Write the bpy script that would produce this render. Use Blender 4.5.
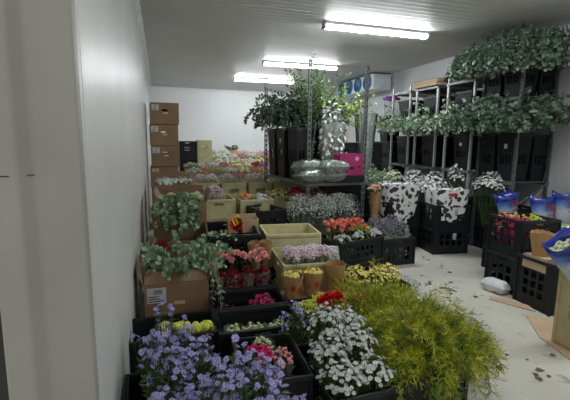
import bpy, math, random
from math import sin, cos, pi, radians as rad
from mathutils import Vector as V, Matrix as M, noise as NZ
random.seed(7)
SC = bpy.context.scene
COL = SC.collection
for o in list(bpy.data.objects): bpy.data.objects.remove(o)

# ------------------------------------------------------------------ camera
H_CAM = 1.40
yaw, pitch, roll = 0.30133812, 0.15010139, 0.012
fwd = V((sin(yaw)*cos(pitch), cos(yaw)*cos(pitch), -sin(pitch)))
rgt = V((cos(yaw), -sin(yaw), 0)); up = rgt.cross(fwd)
R_ = rgt*cos(roll)+up*sin(roll); U_ = -rgt*sin(roll)+up*cos(roll)
cd = bpy.data.cameras.new('camera'); cam = bpy.data.objects.new('camera', cd); COL.objects.link(cam)
cd.sensor_width = 36; cd.lens = 400/570*36; cd.clip_start = 0.02; cd.clip_end = 100
m = M((( R_.x, U_.x, -fwd.x, 0), (R_.y, U_.y, -fwd.y, 0), (R_.z, U_.z, -fwd.z, H_CAM), (0, 0, 0, 1)))
cam.matrix_world = m
SC.camera = cam
# ------------------------------------------------------------------ world, exposure
w = bpy.data.worlds.new('world'); SC.world = w; w.use_nodes = True
w.node_tree.nodes['Background'].inputs[0].default_value = (0.93, 0.92, 0.86, 1)
w.node_tree.nodes['Background'].inputs[1].default_value = 0.22
LAMP = 22.0
SC.view_settings.view_transform = 'Standard'; SC.view_settings.look = 'None'
SC.view_settings.exposure = 1.75; SC.view_settings.gamma = 1.0; SC.view_settings.use_curve_mapping = False
SC.cycles.max_bounces = 8; SC.cycles.diffuse_bounces = 4; SC.cycles.transparent_max_bounces = 12
SC.cycles.caustics_reflective = False; SC.cycles.caustics_refractive = False

# ------------------------------------------------------------------ materials
def mat(name, c1, c2=None, rough=.6, scale=8, metal=0, alpha=1, island=False, bump=0, bscale=60, emit=0, spec=.5, trans=0):
    c2 = c2 or tuple(min(1, x*.8) for x in c1)
    m = bpy.data.materials.new(name); m.use_nodes = True; nt = m.node_tree; N = nt.nodes; L = nt.links
    b = N['Principled BSDF']; b.inputs['Roughness'].default_value = rough; b.inputs['Metallic'].default_value = metal
    b.inputs['Alpha'].default_value = alpha; b.inputs['Specular IOR Level'].default_value = spec
    tc = N.new('ShaderNodeTexCoord')
    nz = N.new('ShaderNodeTexNoise'); nz.inputs['Scale'].default_value = scale; nz.inputs['Detail'].default_value = 5
    L.new(tc.outputs['Object'], nz.inputs['Vector'])
    mx = N.new('ShaderNodeMix'); mx.data_type = 'RGBA'
    mx.inputs[6].default_value = (*c1, 1); mx.inputs[7].default_value = (*c2, 1)
    if island:
        g = N.new('ShaderNodeNewGeometry'); L.new(g.outputs['Random Per Island'], mx.inputs[0])
    else:
        rp = N.new('ShaderNodeMapRange'); rp.inputs[1].default_value = .35; rp.inputs[2].default_value = .65
        L.new(nz.outputs['Fac'], rp.inputs[0]); L.new(rp.outputs[0], mx.inputs[0])
    L.new(mx.outputs[2], b.inputs['Base Color'])
    if trans: b.inputs['Subsurface Weight'].default_value = trans; b.inputs['Subsurface Radius'].default_value = (.01, .01, .005); b.inputs['Subsurface Scale'].default_value = .3
    if bump:
        n2 = N.new('ShaderNodeTexNoise'); n2.inputs['Scale'].default_value = bscale; L.new(tc.outputs['Object'], n2.inputs['Vector'])
        bp = N.new('ShaderNodeBump'); bp.inputs['Strength'].default_value = bump; bp.inputs['Distance'].default_value = .01
        L.new(n2.outputs['Fac'], bp.inputs['Height']); L.new(bp.outputs[0], b.inputs['Normal'])
    if emit:
        b.inputs['Emission Color'].default_value = (0.93, 0.97, 1, 1); b.inputs['Emission Strength'].default_value = emit
    return m

def ribbed(name, c1, c2, axis, period, strength, rough, spec=.5, rib=None):
    """painted sandwich panel: fine pressed ribs (bump) + wider joints, light dirt"""
    m = mat(name, c1, c2, rough=rough, scale=1.3, spec=spec); nt = m.node_tree; N = nt.nodes; L = nt.links; b = N['Principled BSDF']
    tc = N['Texture Coordinate']; sp = N.new('ShaderNodeSeparateXYZ'); L.new(tc.outputs['Object'], sp.inputs[0])
    def wave(per, ex):
        a = N.new('ShaderNodeMath'); a.operation = 'MULTIPLY'; a.inputs[1].default_value = 2*pi/per; L.new(sp.outputs[axis], a.inputs[0])
        s = N.new('ShaderNodeMath'); s.operation = 'SINE'; L.new(a.outputs[0], s.inputs[0])
        h = N.new('ShaderNodeMath'); h.operation = 'MULTIPLY_ADD'; h.inputs[1].default_value = .5; h.inputs[2].default_value = .5; L.new(s.outputs[0], h.inputs[0])
        p = N.new('ShaderNodeMath'); p.operation = 'POWER'; p.inputs[1].default_value = ex; L.new(h.outputs[0], p.inputs[0]); return p
    w1 = wave(period, 3); w2 = wave(1.0, 1500)
    ad = N.new('ShaderNodeMath'); ad.operation = 'MULTIPLY_ADD'; ad.inputs[1].default_value = -3; L.new(w2.outputs[0], ad.inputs[0]); L.new(w1.outputs[0], ad.inputs[2])
    bp = N.new('ShaderNodeBump'); bp.inputs['Strength'].default_value = strength; bp.inputs['Distance'].default_value = .004
    L.new(ad.outputs[0], bp.inputs['Height']); L.new(bp.outputs[0], b.inputs['Normal'])
    return m

K = {}
K['wall_l'] = ribbed('white_ribbed_panel', (.78, .785, .76), (.71, .715, .70), 1, .05, .5, .30)
K['wall_b'] = ribbed('white_back_panel', (.88, .90, .90), (.82, .84, .85), 0, .10, .35, .45)
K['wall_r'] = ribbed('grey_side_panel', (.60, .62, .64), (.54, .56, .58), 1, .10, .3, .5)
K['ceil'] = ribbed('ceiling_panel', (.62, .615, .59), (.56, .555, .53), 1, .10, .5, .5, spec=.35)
K['jamb'] = mat('grey_painted_jamb', (.37, .37, .35), (.32, .32, .305), rough=.55, scale=2.5, bump=.05)
K['jamb_dark'] = mat('dark_door_seal', (.04, .04, .04), rough=.7)
K['trim'] = mat('white_trim', (.62, .64, .64), rough=.4)
def floor_mat():
    m = mat('worn_concrete', (.55, .54, .47), (.45, .44, .385), rough=.55, scale=1.6, bump=.12, bscale=40); nt = m.node_tree; N = nt.nodes; L = nt.links; b = N['Principled BSDF']
    src = b.inputs['Base Color'].links[0].from_socket; tc = N['Texture Coordinate']
    n = N.new('ShaderNodeTexNoise'); n.inputs['Scale'].default_value = 9; n.inputs['Detail'].default_value = 8; L.new(tc.outputs['Object'], n.inputs['Vector'])
    r = N.new('ShaderNodeMapRange'); r.inputs[1].default_value = .60; r.inputs[2].default_value = .72; L.new(n.outputs['Fac'], r.inputs[0])
    mx = N.new('ShaderNodeMix'); mx.data_type = 'RGBA'; mx.inputs[7].default_value = (.27, .265, .225, 1)
    L.new(src, mx.inputs[6]); L.new(r.outputs[0], mx.inputs[0]); L.new(mx.outputs[2], b.inputs['Base Color']); return m
K['floor'] = floor_mat()
K['black'] = mat('black_plastic', (.007, .008, .010), (.012, .013, .016), rough=.5, scale=12, spec=.35)
K['blackrim'] = mat('black_rim_plastic', (.010, .011, .014), (.017, .018, .022), rough=.45, scale=12, spec=.4)
K['beige'] = mat('beige_plastic', (.62, .58, .34), (.52, .48, .27), rough=.5, scale=9)
K['beiged'] = mat('sand_plastic', (.52, .44, .26), (.44, .37, .22), rough=.5, scale=9)
K['card'] = mat('corrugated_cardboard', (.30, .19, .105), (.25, .155, .085), rough=.8, scale=5, bump=.1)
K['cardl'] = mat('light_cardboard', (.52, .38, .24), (.45, .32, .20), rough=.8, scale=5)
K['kraft'] = mat('kraft_paper', (.43, .255, .115), (.37, .215, .095), rough=.7, scale=14, bump=.2, bscale=30)
K['white'] = mat('white_label', (.66, .68, .68), (.58, .6, .62), rough=.5)
K['ink'] = mat('printed_ink', (.05, .05, .06), rough=.6)
K['tape'] = mat('yellow_tape', (.68, .60, .30), rough=.4)
K['redink'] = mat('red_print', (.55, .03, .025), (.45, .02, .02), rough=.5)
K['yelink'] = mat('yellow_print', (.85, .62, .05), rough=.5)
K['steel'] = mat('galvanised_steel', (.22, .23, .23), (.15, .16, .16), rough=.42, scale=25, metal=.6)
K['steelb'] = mat('bright_zinc_tube', (.52, .53, .53), (.42, .43, .43), rough=.4, scale=25, metal=.5)
K['steeld'] = mat('dull_steel', (.20, .21, .21), rough=.45, metal=.6)
K['rubber'] = mat('castor_rubber', (.25, .25, .25), rough=.6)
K['ply'] = mat('dark_plywood', (.10, .085, .07), (.07, .06, .05), rough=.7)
K['stem'] = mat('green_stem', (.045, .085, .025), (.08, .14, .04), rough=.6, island=True)
K['euc'] = mat('eucalyptus_leaf', (.14, .25, .13), (.36, .47, .31), rough=.55, island=True)
K['eucd'] = mat('dark_eucalyptus_leaf', (.050, .085, .055), (.13, .19, .125), rough=.55, island=True)
K['eucp'] = mat('pale_eucalyptus_leaf', (.16, .26, .16), (.42, .52, .38), rough=.5, island=True)
K['leaf'] = mat('mid_green_leaf', (.05, .12, .03), (.12, .22, .06), rough=.5, island=True)
K['leafy'] = mat('lime_leaf', (.15, .28, .035), (.34, .46, .09), rough=.5, island=True)
K['fern'] = mat('feathery_green', (.05, .13, .006), (.66, .66, .05), rough=.55, scale=15)
K['fernd'] = mat('feathery_deep_green', (.04, .09, .006), (.24, .34, .02), rough=.55, island=True)
K['aster'] = mat('lavender_petal', (.26, .24, .58), (.50, .46, .82), rough=.6, island=True)
K['asterc'] = mat('aster_centre', (.42, .38, .50), (.3, .26, .3), rough=.7)
K['whitef'] = mat('white_petal', (.78, .80, .80), (.60, .64, .60), rough=.6, island=True)
K['cream'] = mat('cream_petal', (.82, .80, .60), (.66, .70, .46), rough=.6, island=True)
K['red'] = mat('scarlet_petal', (.75, .018, .012), (.55, .01, .01), rough=.5, island=True)
K['crim'] = mat('crimson_petal', (.36, .018, .03), (.20, .008, .018), rough=.5, island=True)
K['coral'] = mat('coral_petal', (.75, .16, .13), (.85, .27, .19), rough=.5, island=True)
K['pink'] = mat('salmon_pink_petal', (.72, .26, .27), (.82, .40, .38), rough=.5, island=True)
K['mag'] = mat('magenta_petal', (.55, .02, .14), (.75, .05, .25), rough=.5, island=True)
K['palepink'] = mat('pale_pink_petal', (.70, .50, .60), (.82, .72, .75), rough=.6, island=True)
K['lilac'] = mat('dusty_lilac_petal', (.50, .36, .44), (.72, .58, .60), rough=.6, island=True)
K['purple'] = mat('purple_petal', (.24, .06, .38), (.42, .14, .5), rough=.6, island=True)
K['yellow'] = mat('yellow_petal', (.80, .66, .12), (.86, .80, .34), rough=.6, island=True)
K['ygreen'] = mat('yellow_green_bud', (.50, .58, .05), (.68, .70, .12), rough=.6, island=True)
K['orange'] = mat('orange_petal', (.72, .22, .06), (.8, .42, .1), rough=.6, island=True)
K['peach'] = mat('peach_petal', (.75, .42, .26), (.8, .58, .42), rough=.6, island=True)
K['pgreen'] = mat('pale_green_bud', (.46, .56, .26), (.62, .68, .42), rough=.6, island=True)
K['grey'] = mat('grey_lavender_sprig', (.15, .145, .18), (.32, .31, .37), rough=.7, island=True)
K['gyps'] = mat('gypsophila_white', (.80, .82, .78), (.55, .60, .55), rough=.7, island=True)
K['gstem'] = mat('grey_green_stem', (.20, .26, .20), (.12, .17, .12), rough=.7, island=True)
K['clear'] = mat('clear_cellophane', (.75, .8, .78), rough=.15, alpha=.16, spec=.9)
K['mist'] = mat('misted_plastic', (.50, .56, .52), (.36, .42, .38), rough=.25, alpha=.62, scale=22, spec=.8, bump=.4, bscale=18)
K['foil'] = mat('silver_green_sleeve', (.36, .40, .37), (.17, .21, .18), rough=.22, alpha=.75, scale=30, spec=.8, bump=.4, bscale=20)
K['fan'] = mat('blue_fan_plastic', (.015, .20, .42), (.01, .14, .33), rough=.4)
K['fanw'] = mat('white_enamel', (.72, .80, .84), rough=.4)
K['magcard'] = mat('magenta_carton', (.42, .03, .16), (.34, .02, .12), rough=.5, scale=6)
K['diff'] = mat('lamp_diffuser', (.95, .97, 1), rough=.4, emit=LAMP)
K['house'] = mat('lamp_housing', (.45, .46, .47), rough=.5)
K['navy'] = mat('black_liner', (.006, .006, .008), rough=.9)
K['wood'] = mat('pallet_wood', (.42, .30, .17), (.33, .23, .13), rough=.8, scale=20)
K['brown'] = mat('brown_dead_leaf', (.10, .075, .04), (.18, .14, .07), rough=.8, island=True)
def spots():
    m = mat('white_paper_black_blotches', (.75, .76, .75), rough=.5); nt = m.node_tree; N = nt.nodes; L = nt.links; b = N['Principled BSDF']; tc = N['Texture Coordinate']
    v = N.new('ShaderNodeTexVoronoi'); v.feature = 'F1'; v.inputs['Scale'].default_value = 14
    n = N.new('ShaderNodeTexNoise'); n.inputs['Scale'].default_value = 14
    mv = N.new('ShaderNodeMix'); mv.data_type = 'VECTOR'; mv.inputs[0].default_value = .10
    L.new(tc.outputs['Object'], n.inputs['Vector']); L.new(tc.outputs['Object'], mv.inputs[4]); L.new(n.outputs['Color'], mv.inputs[5]); L.new(mv.outputs[1], v.inputs['Vector'])
    r = N.new('ShaderNodeMapRange'); r.inputs[1].default_value = .40; r.inputs[2].default_value = .45; L.new(v.outputs['Distance'], r.inputs[0])
    mx = N.new('ShaderNodeMix'); mx.data_type = 'RGBA'; mx.inputs[7].default_value = (.80, .81, .80, 1); mx.inputs[6].default_value = (.03, .03, .035, 1)
    L.new(r.outputs[0], mx.inputs[0]); L.new(mx.outputs[2], b.inputs['Base Color']); return m
K['spots'] = spots()
def bluewrap():
    m = mat('blue_white_printed_film', (.7, .7, .7), rough=.25, spec=.8); nt = m.node_tree; N = nt.nodes; L = nt.links; b = N['Principled BSDF']; tc = N['Texture Coordinate']
    sp = N.new('ShaderNodeSeparateXYZ'); L.new(tc.outputs['Object'], sp.inputs[0])
    n = N.new('ShaderNodeTexNoise'); n.inputs['Scale'].default_value = 10; L.new(tc.outputs['Object'], n.inputs['Vector'])
    a = N.new('ShaderNodeMath'); a.operation = 'MULTIPLY_ADD'; a.inputs[1].default_value = .10; L.new(n.outputs['Fac'], a.inputs[0]); L.new(sp.outputs[2], a.inputs[2])
    cr = N.new('ShaderNodeValToRGB'); L.new(a.outputs[0], cr.inputs[0])
    e = cr.color_ramp.elements; e[0].position = .19; e[0].color = (.45, .50, .55, 1); e[1].position = .30; e[1].color = (.008, .03, .26, 1)
    x = cr.color_ramp.elements.new(.24); x.color = (.10, .22, .58, 1)
    L.new(cr.outputs[0], b.inputs['Base Color']); b.inputs['Alpha'].default_value = .93; return m
K['bluew'] = bluewrap()

# ------------------------------------------------------------------ mesh builder
class MB:
    def __init__(s): s.v = []; s.f = []; s.m = []
    def add(s, vs, fs, mi=0, T=None):
        k = len(s.v)
        if T is not None: vs = [T @ V(v) for v in vs]
        s.v.extend([tuple(v) for v in vs]); s.f.extend([tuple(i+k for i in f) for f in fs]); s.m.extend([mi]*len(fs))
    def box(s, x0, x1, y0, y1, z0, z1, mi=0, T=None):
        vs = [(x0,y0,z0),(x1,y0,z0),(x1,y1,z0),(x0,y1,z0),(x0,y0,z1),(x1,y0,z1),(x1,y1,z1),(x0,y1,z1)]
        s.add(vs, [(0,3,2,1),(4,5,6,7),(0,1,5,4),(1,2,6,5),(2,3,7,6),(3,0,4,7)], mi, T)
    def tube(s, pts, r, n=5, mi=0, cap=True):
        pts = [V(p) for p in pts]; k = len(s.v); c = len(pts)
        rs = r if isinstance(r, (list, tuple)) else [r]*c
        for i, p in enumerate(pts):
            d = (pts[min(i+1, c-1)]-pts[max(i-1, 0)]).normalized()
            a = d.cross(V((0.31, 0.2, 1)) if abs(d.z) < .9 else V((1, 0, 0))).normalized(); b = d.cross(a)
            for j in range(n):
                t = 2*pi*j/n; s.v.append(tuple(p+(a*cos(t)+b*sin(t))*rs[i]))
        for i in range(c-1):
            for j in range(n):
                s.f.append((k+i*n+j, k+i*n+(j+1) % n, k+(i+1)*n+(j+1) % n, k+(i+1)*n+j)); s.m.append(mi)
        if cap and n > 2:
            s.f.append(tuple(k+j for j in reversed(range(n)))); s.f.append(tuple(k+(c-1)*n+j for j in range(n))); s.m += [mi, mi]
    def lathe(s, prof, n=16, mi=0, T=None, wob=0, close=False):
        vs = []; fs = []
        for i, (r, z) in enumerate(prof):
            for j in range(n):
                t = 2*pi*j/n; rr = r*(1+wob*sin(5*t+i*1.3)*.5+wob*random.uniform(-.5, .5)); vs.append((rr*cos(t), rr*sin(t), z))
        for i in range(len(prof)-1):
            for j in range(n): fs.append((i*n+j, i*n+(j+1) % n, (i+1)*n+(j+1) % n, (i+1)*n+j))
        if close:
            fs.append(tuple(reversed(range(n)))); fs.append(tuple((len(prof)-1)*n+j for j in range(n)))
        s.add(vs, fs, mi, T)
    def build(s, name, mats, parent=None, loc=(0, 0, 0), rz=0, smooth=False):
        me = bpy.data.meshes.new(name); me.from_pydata(s.v, [], s.f)
        if not isinstance(mats, (list, tuple)): mats = [mats]
        for x in mats: me.materials.append(x)
        if len(mats) > 1: me.polygons.foreach_set('material_index', s.m)
        if smooth: me.polygons.foreach_set('use_smooth', [True]*len(me.polygons))
        me.update(); o = bpy.data.objects.new(name, me); COL.objects.link(o)
        o.location = loc; o.rotation_euler = (0, 0, rz)
        if parent: o.parent = parent
        return o

def solidify(o, t=.004, off=-1):
    md = o.modifiers.new('thick', 'SOLIDIFY'); md.thickness = t; md.offset = off; return o
def bevel(o, w=.004, seg=2):
    md = o.modifiers.new('bev', 'BEVEL'); md.width = w; md.segments = seg; md.limit_method = 'ANGLE'; return o
def tag(o, label, cat, group=None):
    o['label'] = label; o['category'] = cat
    if group: o['group'] = group
    elif 'group' in o: del o['group']
    return o
def empty(name, loc=(0, 0, 0), rz=0):
    o = bpy.data.objects.new(name, None); COL.objects.link(o); o.location = loc; o.rotation_euler = (0, 0, rz); o.empty_display_size = .05; return o
def struct(o): o['kind'] = 'structure'; return o
KIDS = {}
def kids(o):
    return [c for c in bpy.data.objects if c.parent == o]
def copy_tree(o, parent=None):
    ck = o.name
    if ck not in KIDS: KIDS[ck] = kids(o)
    c = o.copy(); COL.objects.link(c)
    if parent: c.parent = parent
    for ch in KIDS[ck]: copy_tree(ch, c)
    return c
PROTO = {}
def inst(key, maker, loc, rz=0, label='', cat='', group=None, sc=1, tilt=None):
    """first use keeps the source itself, later uses copy thing + parts"""
    if key not in PROTO: PROTO[key] = maker(); o = PROTO[key]
    else: o = copy_tree(PROTO[key])
    o.location = loc; o.rotation_euler = (tilt[0], tilt[1], rz) if tilt else (0, 0, rz); o.scale = (sc, sc, sc) if not isinstance(sc, tuple) else sc
    tag(o, label, cat, group); return o
def ru(a, b): return random.uniform(a, b)
def frame(p, d, roll=0, s=1):
    """matrix whose local Y follows d at p"""
    d = V(d).normalized(); a = d.cross(V((0, 0, 1)))
    if a.length < 1e-3: a = V((1, 0, 0))
    a.normalize(); b = a.cross(d)
    X = a*cos(roll)+b*sin(roll); Z = X.cross(d)
    if not isinstance(s, (list, tuple)): s = (s, s, s)
    return M(((X.x*s[0], d.x*s[1], Z.x*s[2], p[0]), (X.y*s[0], d.y*s[1], Z.y*s[2], p[1]), (X.z*s[0], d.z*s[1], Z.z*s[2], p[2]), (0, 0, 0, 1)))
ROUND = ([(0,0,0),(.42,.25,.06),(.5,.6,.08),(.2,.97,.02),(-.2,.97,.02),(-.5,.6,.08),(-.42,.25,.06),(0,.55,-.05)], [(0,1,7),(1,2,7),(2,3,7),(3,4,7),(4,5,7),(5,6,7),(6,0,7)])
LONG = ([(0,0,0),(.16,.3,.04),(.14,.65,.02),(0,1,-.08),(-.14,.65,.02),(-.16,.3,.04),(0,.45,-.02)], [(0,1,6),(1,2,6),(2,3,6),(3,4,6),(4,5,6),(5,0,6)])
NEEDLE = ([(-.06,0,0),(.06,0,0),(.04,1,0),(-.04,1,0)], [(0,1,2,3)])

# ------------------------------------------------------------------ flower head meshes
def head_mesh(kind, mb, T, mi=0, ci=1):
    """one blossom facing local +Z, unit radius"""
    if kind == 'daisy':
        n = 13
        for j in range(n):
            t = 2*pi*j/n+ru(-.1, .1); c, s = cos(t), sin(t); z = ru(-.1, .25)
            vs = [(c*.18-s*.08, s*.18+c*.08, 0), (c*.18+s*.08, s*.18-c*.08, 0), (c*.65+s*.17, s*.65-c*.17, z*.5), (c, s, z), (c*.65-s*.17, s*.65+c*.17, z*.5)]
            mb.add(vs, [(0, 1, 2, 3, 4)], mi, T)
    elif kind == 'aster':
        for ring, (n, r, z0) in enumerate(((13, 1, -.05), (9, .68, .16))):
            for j in range(n):
                t = 2*pi*(j+ring*.5)/n+ru(-.12, .12); c, s = cos(t), sin(t); z = z0+ru(-.12, .2); k = r*ru(.85, 1.08)
                mb.add([(c*.12, s*.12, 0), (c*k*.55+s*.17, s*k*.55-c*.17, z*.5+.05), (c*k+s*.08, s*k-c*.08, z), (c*k-s*.08, s*k+c*.08, z), (c*k*.55-s*.17, s*k*.55+c*.17, z*.5+.05)], [(0, 1, 2, 3, 4)], mi, T)
    elif kind == 'centre':
        mb.lathe([(.26, 0), (.22, .12), (.08, .17)], 7, mi, T)
    elif kind == 'mum':
        for ring, (n, r, z) in enumerate(((9, 1, .0), (7, .78, .28), (5, .5, .48))):
            for j in range(n):
                t = 2*pi*(j+ring*.4)/n; c, s = cos(t), sin(t)
                mb.add([(c*.1, s*.1, z*.5), (c*r*.6+s*.26*r, s*r*.6-c*.26*r, z), (c*r, s*r, z+.12), (c*r*.6-s*.26*r, s*r*.6+c*.26*r, z)], [(0, 1, 2, 3)], mi, T)
    elif kind == 'ruffle':
        for ring, (r, z) in enumerate(((1, .1), (.8, .35), (.55, .55), (.3, .65))):
            n = 12; vs = []; 
            for j in range(n):
                t = 2*pi*j/n+ring; rr = r*(1+.16*((-1)**j)+ru(-.06, .06)); vs += [(cos(t)*.12, sin(t)*.12, z-.35), (cos(t)*rr, sin(t)*rr, z+.14*((-1)**(j//2)))]
            mb.add(vs, [(2*j, 2*((j+1) % n), 2*((j+1) % n)+1, 2*j+1) for j in range(n)], mi, T)
    elif kind == 'cup':
        for ring, (r, o, h) in enumerate(((.62, 0, 1.25), (.45, .5, 1.35))):
            for j in range(3):
                t = 2*pi*(j+o)/3
                P = []
                for (a, rr, z) in ((-.9, .25, 0), (0, .3, 0), (.9, .25, 0), (-1.0, r, .6), (0, r*1.12, .6), (1.0, r, .6), (0, r*.72, h)):
                    P.append((cos(t+a)*rr, sin(t+a)*rr, z))
                mb.add(P, [(0, 1, 4, 3), (1, 2, 5, 4), (3, 4, 6), (4, 5, 6)], mi, T)
    elif kind == 'ball':
        mb.lathe([(.05, -.9), (.75, -.5), (1, .05), (.7, .6), (.05, .9)], 6, mi, T)
    elif kind == 'bit':
        mb.add([(1,0,0),(-1,0,0),(0,1,0),(0,-1,0),(0,0,.9),(0,0,-.7)], [(0,2,4),(2,1,4),(1,3,4),(3,0,4),(2,0,5),(1,2,5),(3,1,5),(0,3,5)], mi, T)
    elif kind == 'bell':  # orchid-like floppy blossom
        for j in range(5):
            t = 2*pi*j/5; c, s = cos(t), sin(t)
            mb.add([(0, 0, 0), (c*.5+s*.36, s*.5-c*.36, .15), (c, s, ru(-.1, .2)), (c*.5-s*.36, s*.5+c*.36, .15)], [(0, 1, 2, 3)], mi, T)

def up_frame(p, n, s):
    n = V(n).normalized(); a = n.cross(V((0.1, 1, 0))).normalized(); b = n.cross(a)
    t = ru(0, 6.28); X = a*cos(t)+b*sin(t); Y = n.cross(X)
    return M(((X.x*s, Y.x*s, n.x*s, p[0]), (X.y*s, Y.y*s, n.y*s, p[1]), (X.z*s, Y.z*s, n.z*s, p[2]), (0, 0, 0, 1)))

def make_bunch(name, kind, hm, n, rx, ry, h, dome, size, leafm='leaf', sleeve=None, nleaf=40, lsize=.05, jit=.02, spread=1, leaf=LONG, indiv=False, cm=None, sl_h=None, head_name='flower_heads', stemm='stem', foot=.35, lean=0, clump=0):
    """a bunch standing on its stem ends at z=0, blossoms in a dome about height h"""
    root = empty(name); S = MB(); L = MB(); Hd = MB(); heads = []
    for i in range(n):
        r = math.sqrt((i+.5)/n); t = i*2.39996+ru(-.2, .2)
        x = cos(t)*r*rx; y = sin(t)*r*ry; z = h-dome*r*r+ru(-jit, jit); x += ru(-jit, jit)*.5; y += ru(-jit, jit)*.5
        if clump:
            if i % clump == 0: cc_ = V((x, y, z+ru(-.02, .03)))
            x, y, z = cc_.x+ru(-1, 1)*.034, cc_.y+ru(-1, 1)*.034, cc_.z+ru(-1, 1)*.035
        nrm = V((cos(t)*r*spread, sin(t)*r*spread, 1)) + V((ru(-.25, .25), ru(-.25, .25)-lean, 0))
        p = V((x, y, z)); heads.append((p, nrm))
        b = V((x*foot, y*foot, .0)); mid = (b+p)/2+V((x*.12, y*.12, 0))
        if indiv or (kind != 'bit' and n < 120) or i % 4 == 0: S.tube([b, mid, p-nrm.normalized()*size*.2], [.0022, .002, .0014], 3, cap=False)
        if not indiv: head_mesh(kind, Hd, up_frame(p, nrm, size*ru(.8, 1.15)))
    S.build('stems', K[stemm], root)
    if indiv:
        a = MB(); head_mesh(kind, a, M.Identity(4)); c = MB(); head_mesh('centre', c, M.Identity(4)) if cm else None
        src = a.build('flower_head', K[hm], root); cs = c.build('flower_centre', K[cm], src) if cm else None
        for i, (p, nn) in enumerate(heads):
            if i == 0: o = src
            else:
                o = src.copy(); COL.objects.link(o)
                if cs: q = cs.copy(); COL.objects.link(q); q.parent = o
            o.matrix_basis = up_frame(p, nn, size*ru(.8, 1.15))
    else:
        ho = Hd.build(head_name, K[hm], root)
        if kind == 'bit' and n >= 24: ho['kind'] = 'stuff'
    if nleaf:
        for i in range(nleaf):
            r = ru(.2, 1.0); t = ru(0, 6.28); z = h-dome*r*r-ru(.15, .55)*min(h, .35); p = V((cos(t)*r*rx, sin(t)*r*ry, max(.06, z)))
            L.add(*leaf, 0, frame(p, (cos(t)*.8, sin(t)*.8, ru(-.1, 1.1)), ru(0, 6.28), lsize*ru(.7, 1.3)))
        L.build('leaves', K[leafm], root)
    if sleeve:
        s = MB(); zt = sl_h or h*.93; nn = 22
        prof = [(.38, .01), (.62, .33), (.86, .66), (1.0, .9), (1.10, 1.0)]
        vs = []
        for i, (r, z) in enumerate(prof):
            for j in range(nn):
                t = 2*pi*j/nn; k = r*(1+.035*sin(7*t+i)+ru(-.015, .015)); zz = z*zt + (ru(-.02, .02) if i == 4 else 0)
                vs.append((cos(t)*rx*k, sin(t)*ry*k, zz))
        s.add(vs, [(i*nn+j, i*nn+(j+1) % nn, (i+1)*nn+(j+1) % nn, (i+1)*nn+j) for i in range(4) for j in range(nn)])
        s.build('sleeve', K[sleeve], root, smooth=True)
    return root

def make_sprays(name, n, leafm, leaf, lsize, length, spread, droop, base_r=.05, nl=16, z0=0.0, up_=1.0, both=True, bias=(0, 0), stemm='gstem', rmin=0, xmin=-9, xmax=9):
    """branches with leaf pairs fanning out of a bucket; base at z=z0"""
    root = empty(name); S = MB(); L = MB()
    for i in range(n):
        t = i*2.39996+ru(-.3, .3); sp = spread*(rmin+(1-rmin)*math.sqrt((i+.5)/n)); ln = length*ru(.75, 1.1)
        d = V((cos(t)*sp+bias[0], sin(t)*sp+bias[1], up_)).normalized()
        p = V((cos(t)*base_r*ru(.2, 1), sin(t)*base_r*ru(.2, 1), z0)); pts = [p.copy()]; st = ln/nl
        for k in range(nl):
            d = (d+V((0, 0, -droop*(k/nl)*.22))+V((ru(-.06, .06), ru(-.06, .06), 0))).normalized(); p = p+d*st
            if not xmin < p.x < xmax: p = p-d*st; d.x = 0; d = d.normalized(); p = p+d*st
            pts.append(p.copy())
            if k > nl*.22:
                sd = d.cross(V((ru(-1, 1), ru(-1, 1), ru(-1, 1)))).normalized()
                for sg in ((1, -1) if both else (random.choice((1, -1)),)):
                    L.add(*leaf, 0, frame(p, sd*sg*.9+d*.55, ru(0, 6.28), lsize*ru(.65, 1.2)*(1-.35*k/nl)))
        L.add(*leaf, 0, frame(p, d, ru(0, 6.28), lsize*.7))
        S.tube(pts, [.0035-.0025*k/nl for k in range(nl+1)], 4, cap=False)
    S.build('branches', K[stemm], root); L.build('leaves', K[leafm], root); return root

def make_fern(name, n, leafm, length, spread, droop, up_=1.0, bias=(0, 0), needle=.03):
    """feathery sprays: arching main stem, side twigs set with needle leaves, drooping tips"""
    root = empty(name); S = MB(); L = MB(); nl = 12
    for i in range(n):
        t = i*2.39996+ru(-.3, .3); f0 = (i+.5)/n; sp = spread*math.sqrt(f0); ln = length*ru(.62, 1.15)
        d = V((cos(t)*sp+bias[0], sin(t)*sp+bias[1], up_)).normalized(); p = V((cos(t)*.13*f0, sin(t)*.13*f0, 0)); pts = [p.copy()]; st = ln/nl
        for k in range(nl):
            d = (d+V((0, 0, -droop*(k/nl)**2*.42))+V((ru(-.07, .07), ru(-.07, .07), 0))).normalized(); p = p+d*st; pts.append(p.copy())
            if k > 2:
                tw = .062*(1-.5*k/nl)*ru(.7, 1.3); a0 = ru(0, 3.14)
                for q0 in range(3):
                    s1 = d.cross(V((cos(a0+q0*2.1), sin(a0+q0*2.1), .3))).normalized(); e = (s1+d*.9+V((0, 0, ru(-.2, .2)))).normalized()
                    L.add(*NEEDLE, 0, frame(p, e, ru(0, 3), (.03, tw, .03)))
                    for q in range(4):
                        pp = p+e*tw*(q+1)/4
                        for s2 in (1, -1):
                            g = (e*1.1+e.cross(V((ru(-1, 1), ru(-1, 1), ru(-1, 1)))).normalized()*s2*.8).normalized()
                            L.add(*NEEDLE, 0, frame(pp, g, ru(0, 6.28), (needle*.62, needle*ru(.6, 1.1), needle)))
        S.tube(pts, [.003-.002*k/nl for k in range(nl+1)], 4, cap=False)
    S.build('stems', K['stem'], root); L.build('foliage', K[leafm], root); return root

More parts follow.
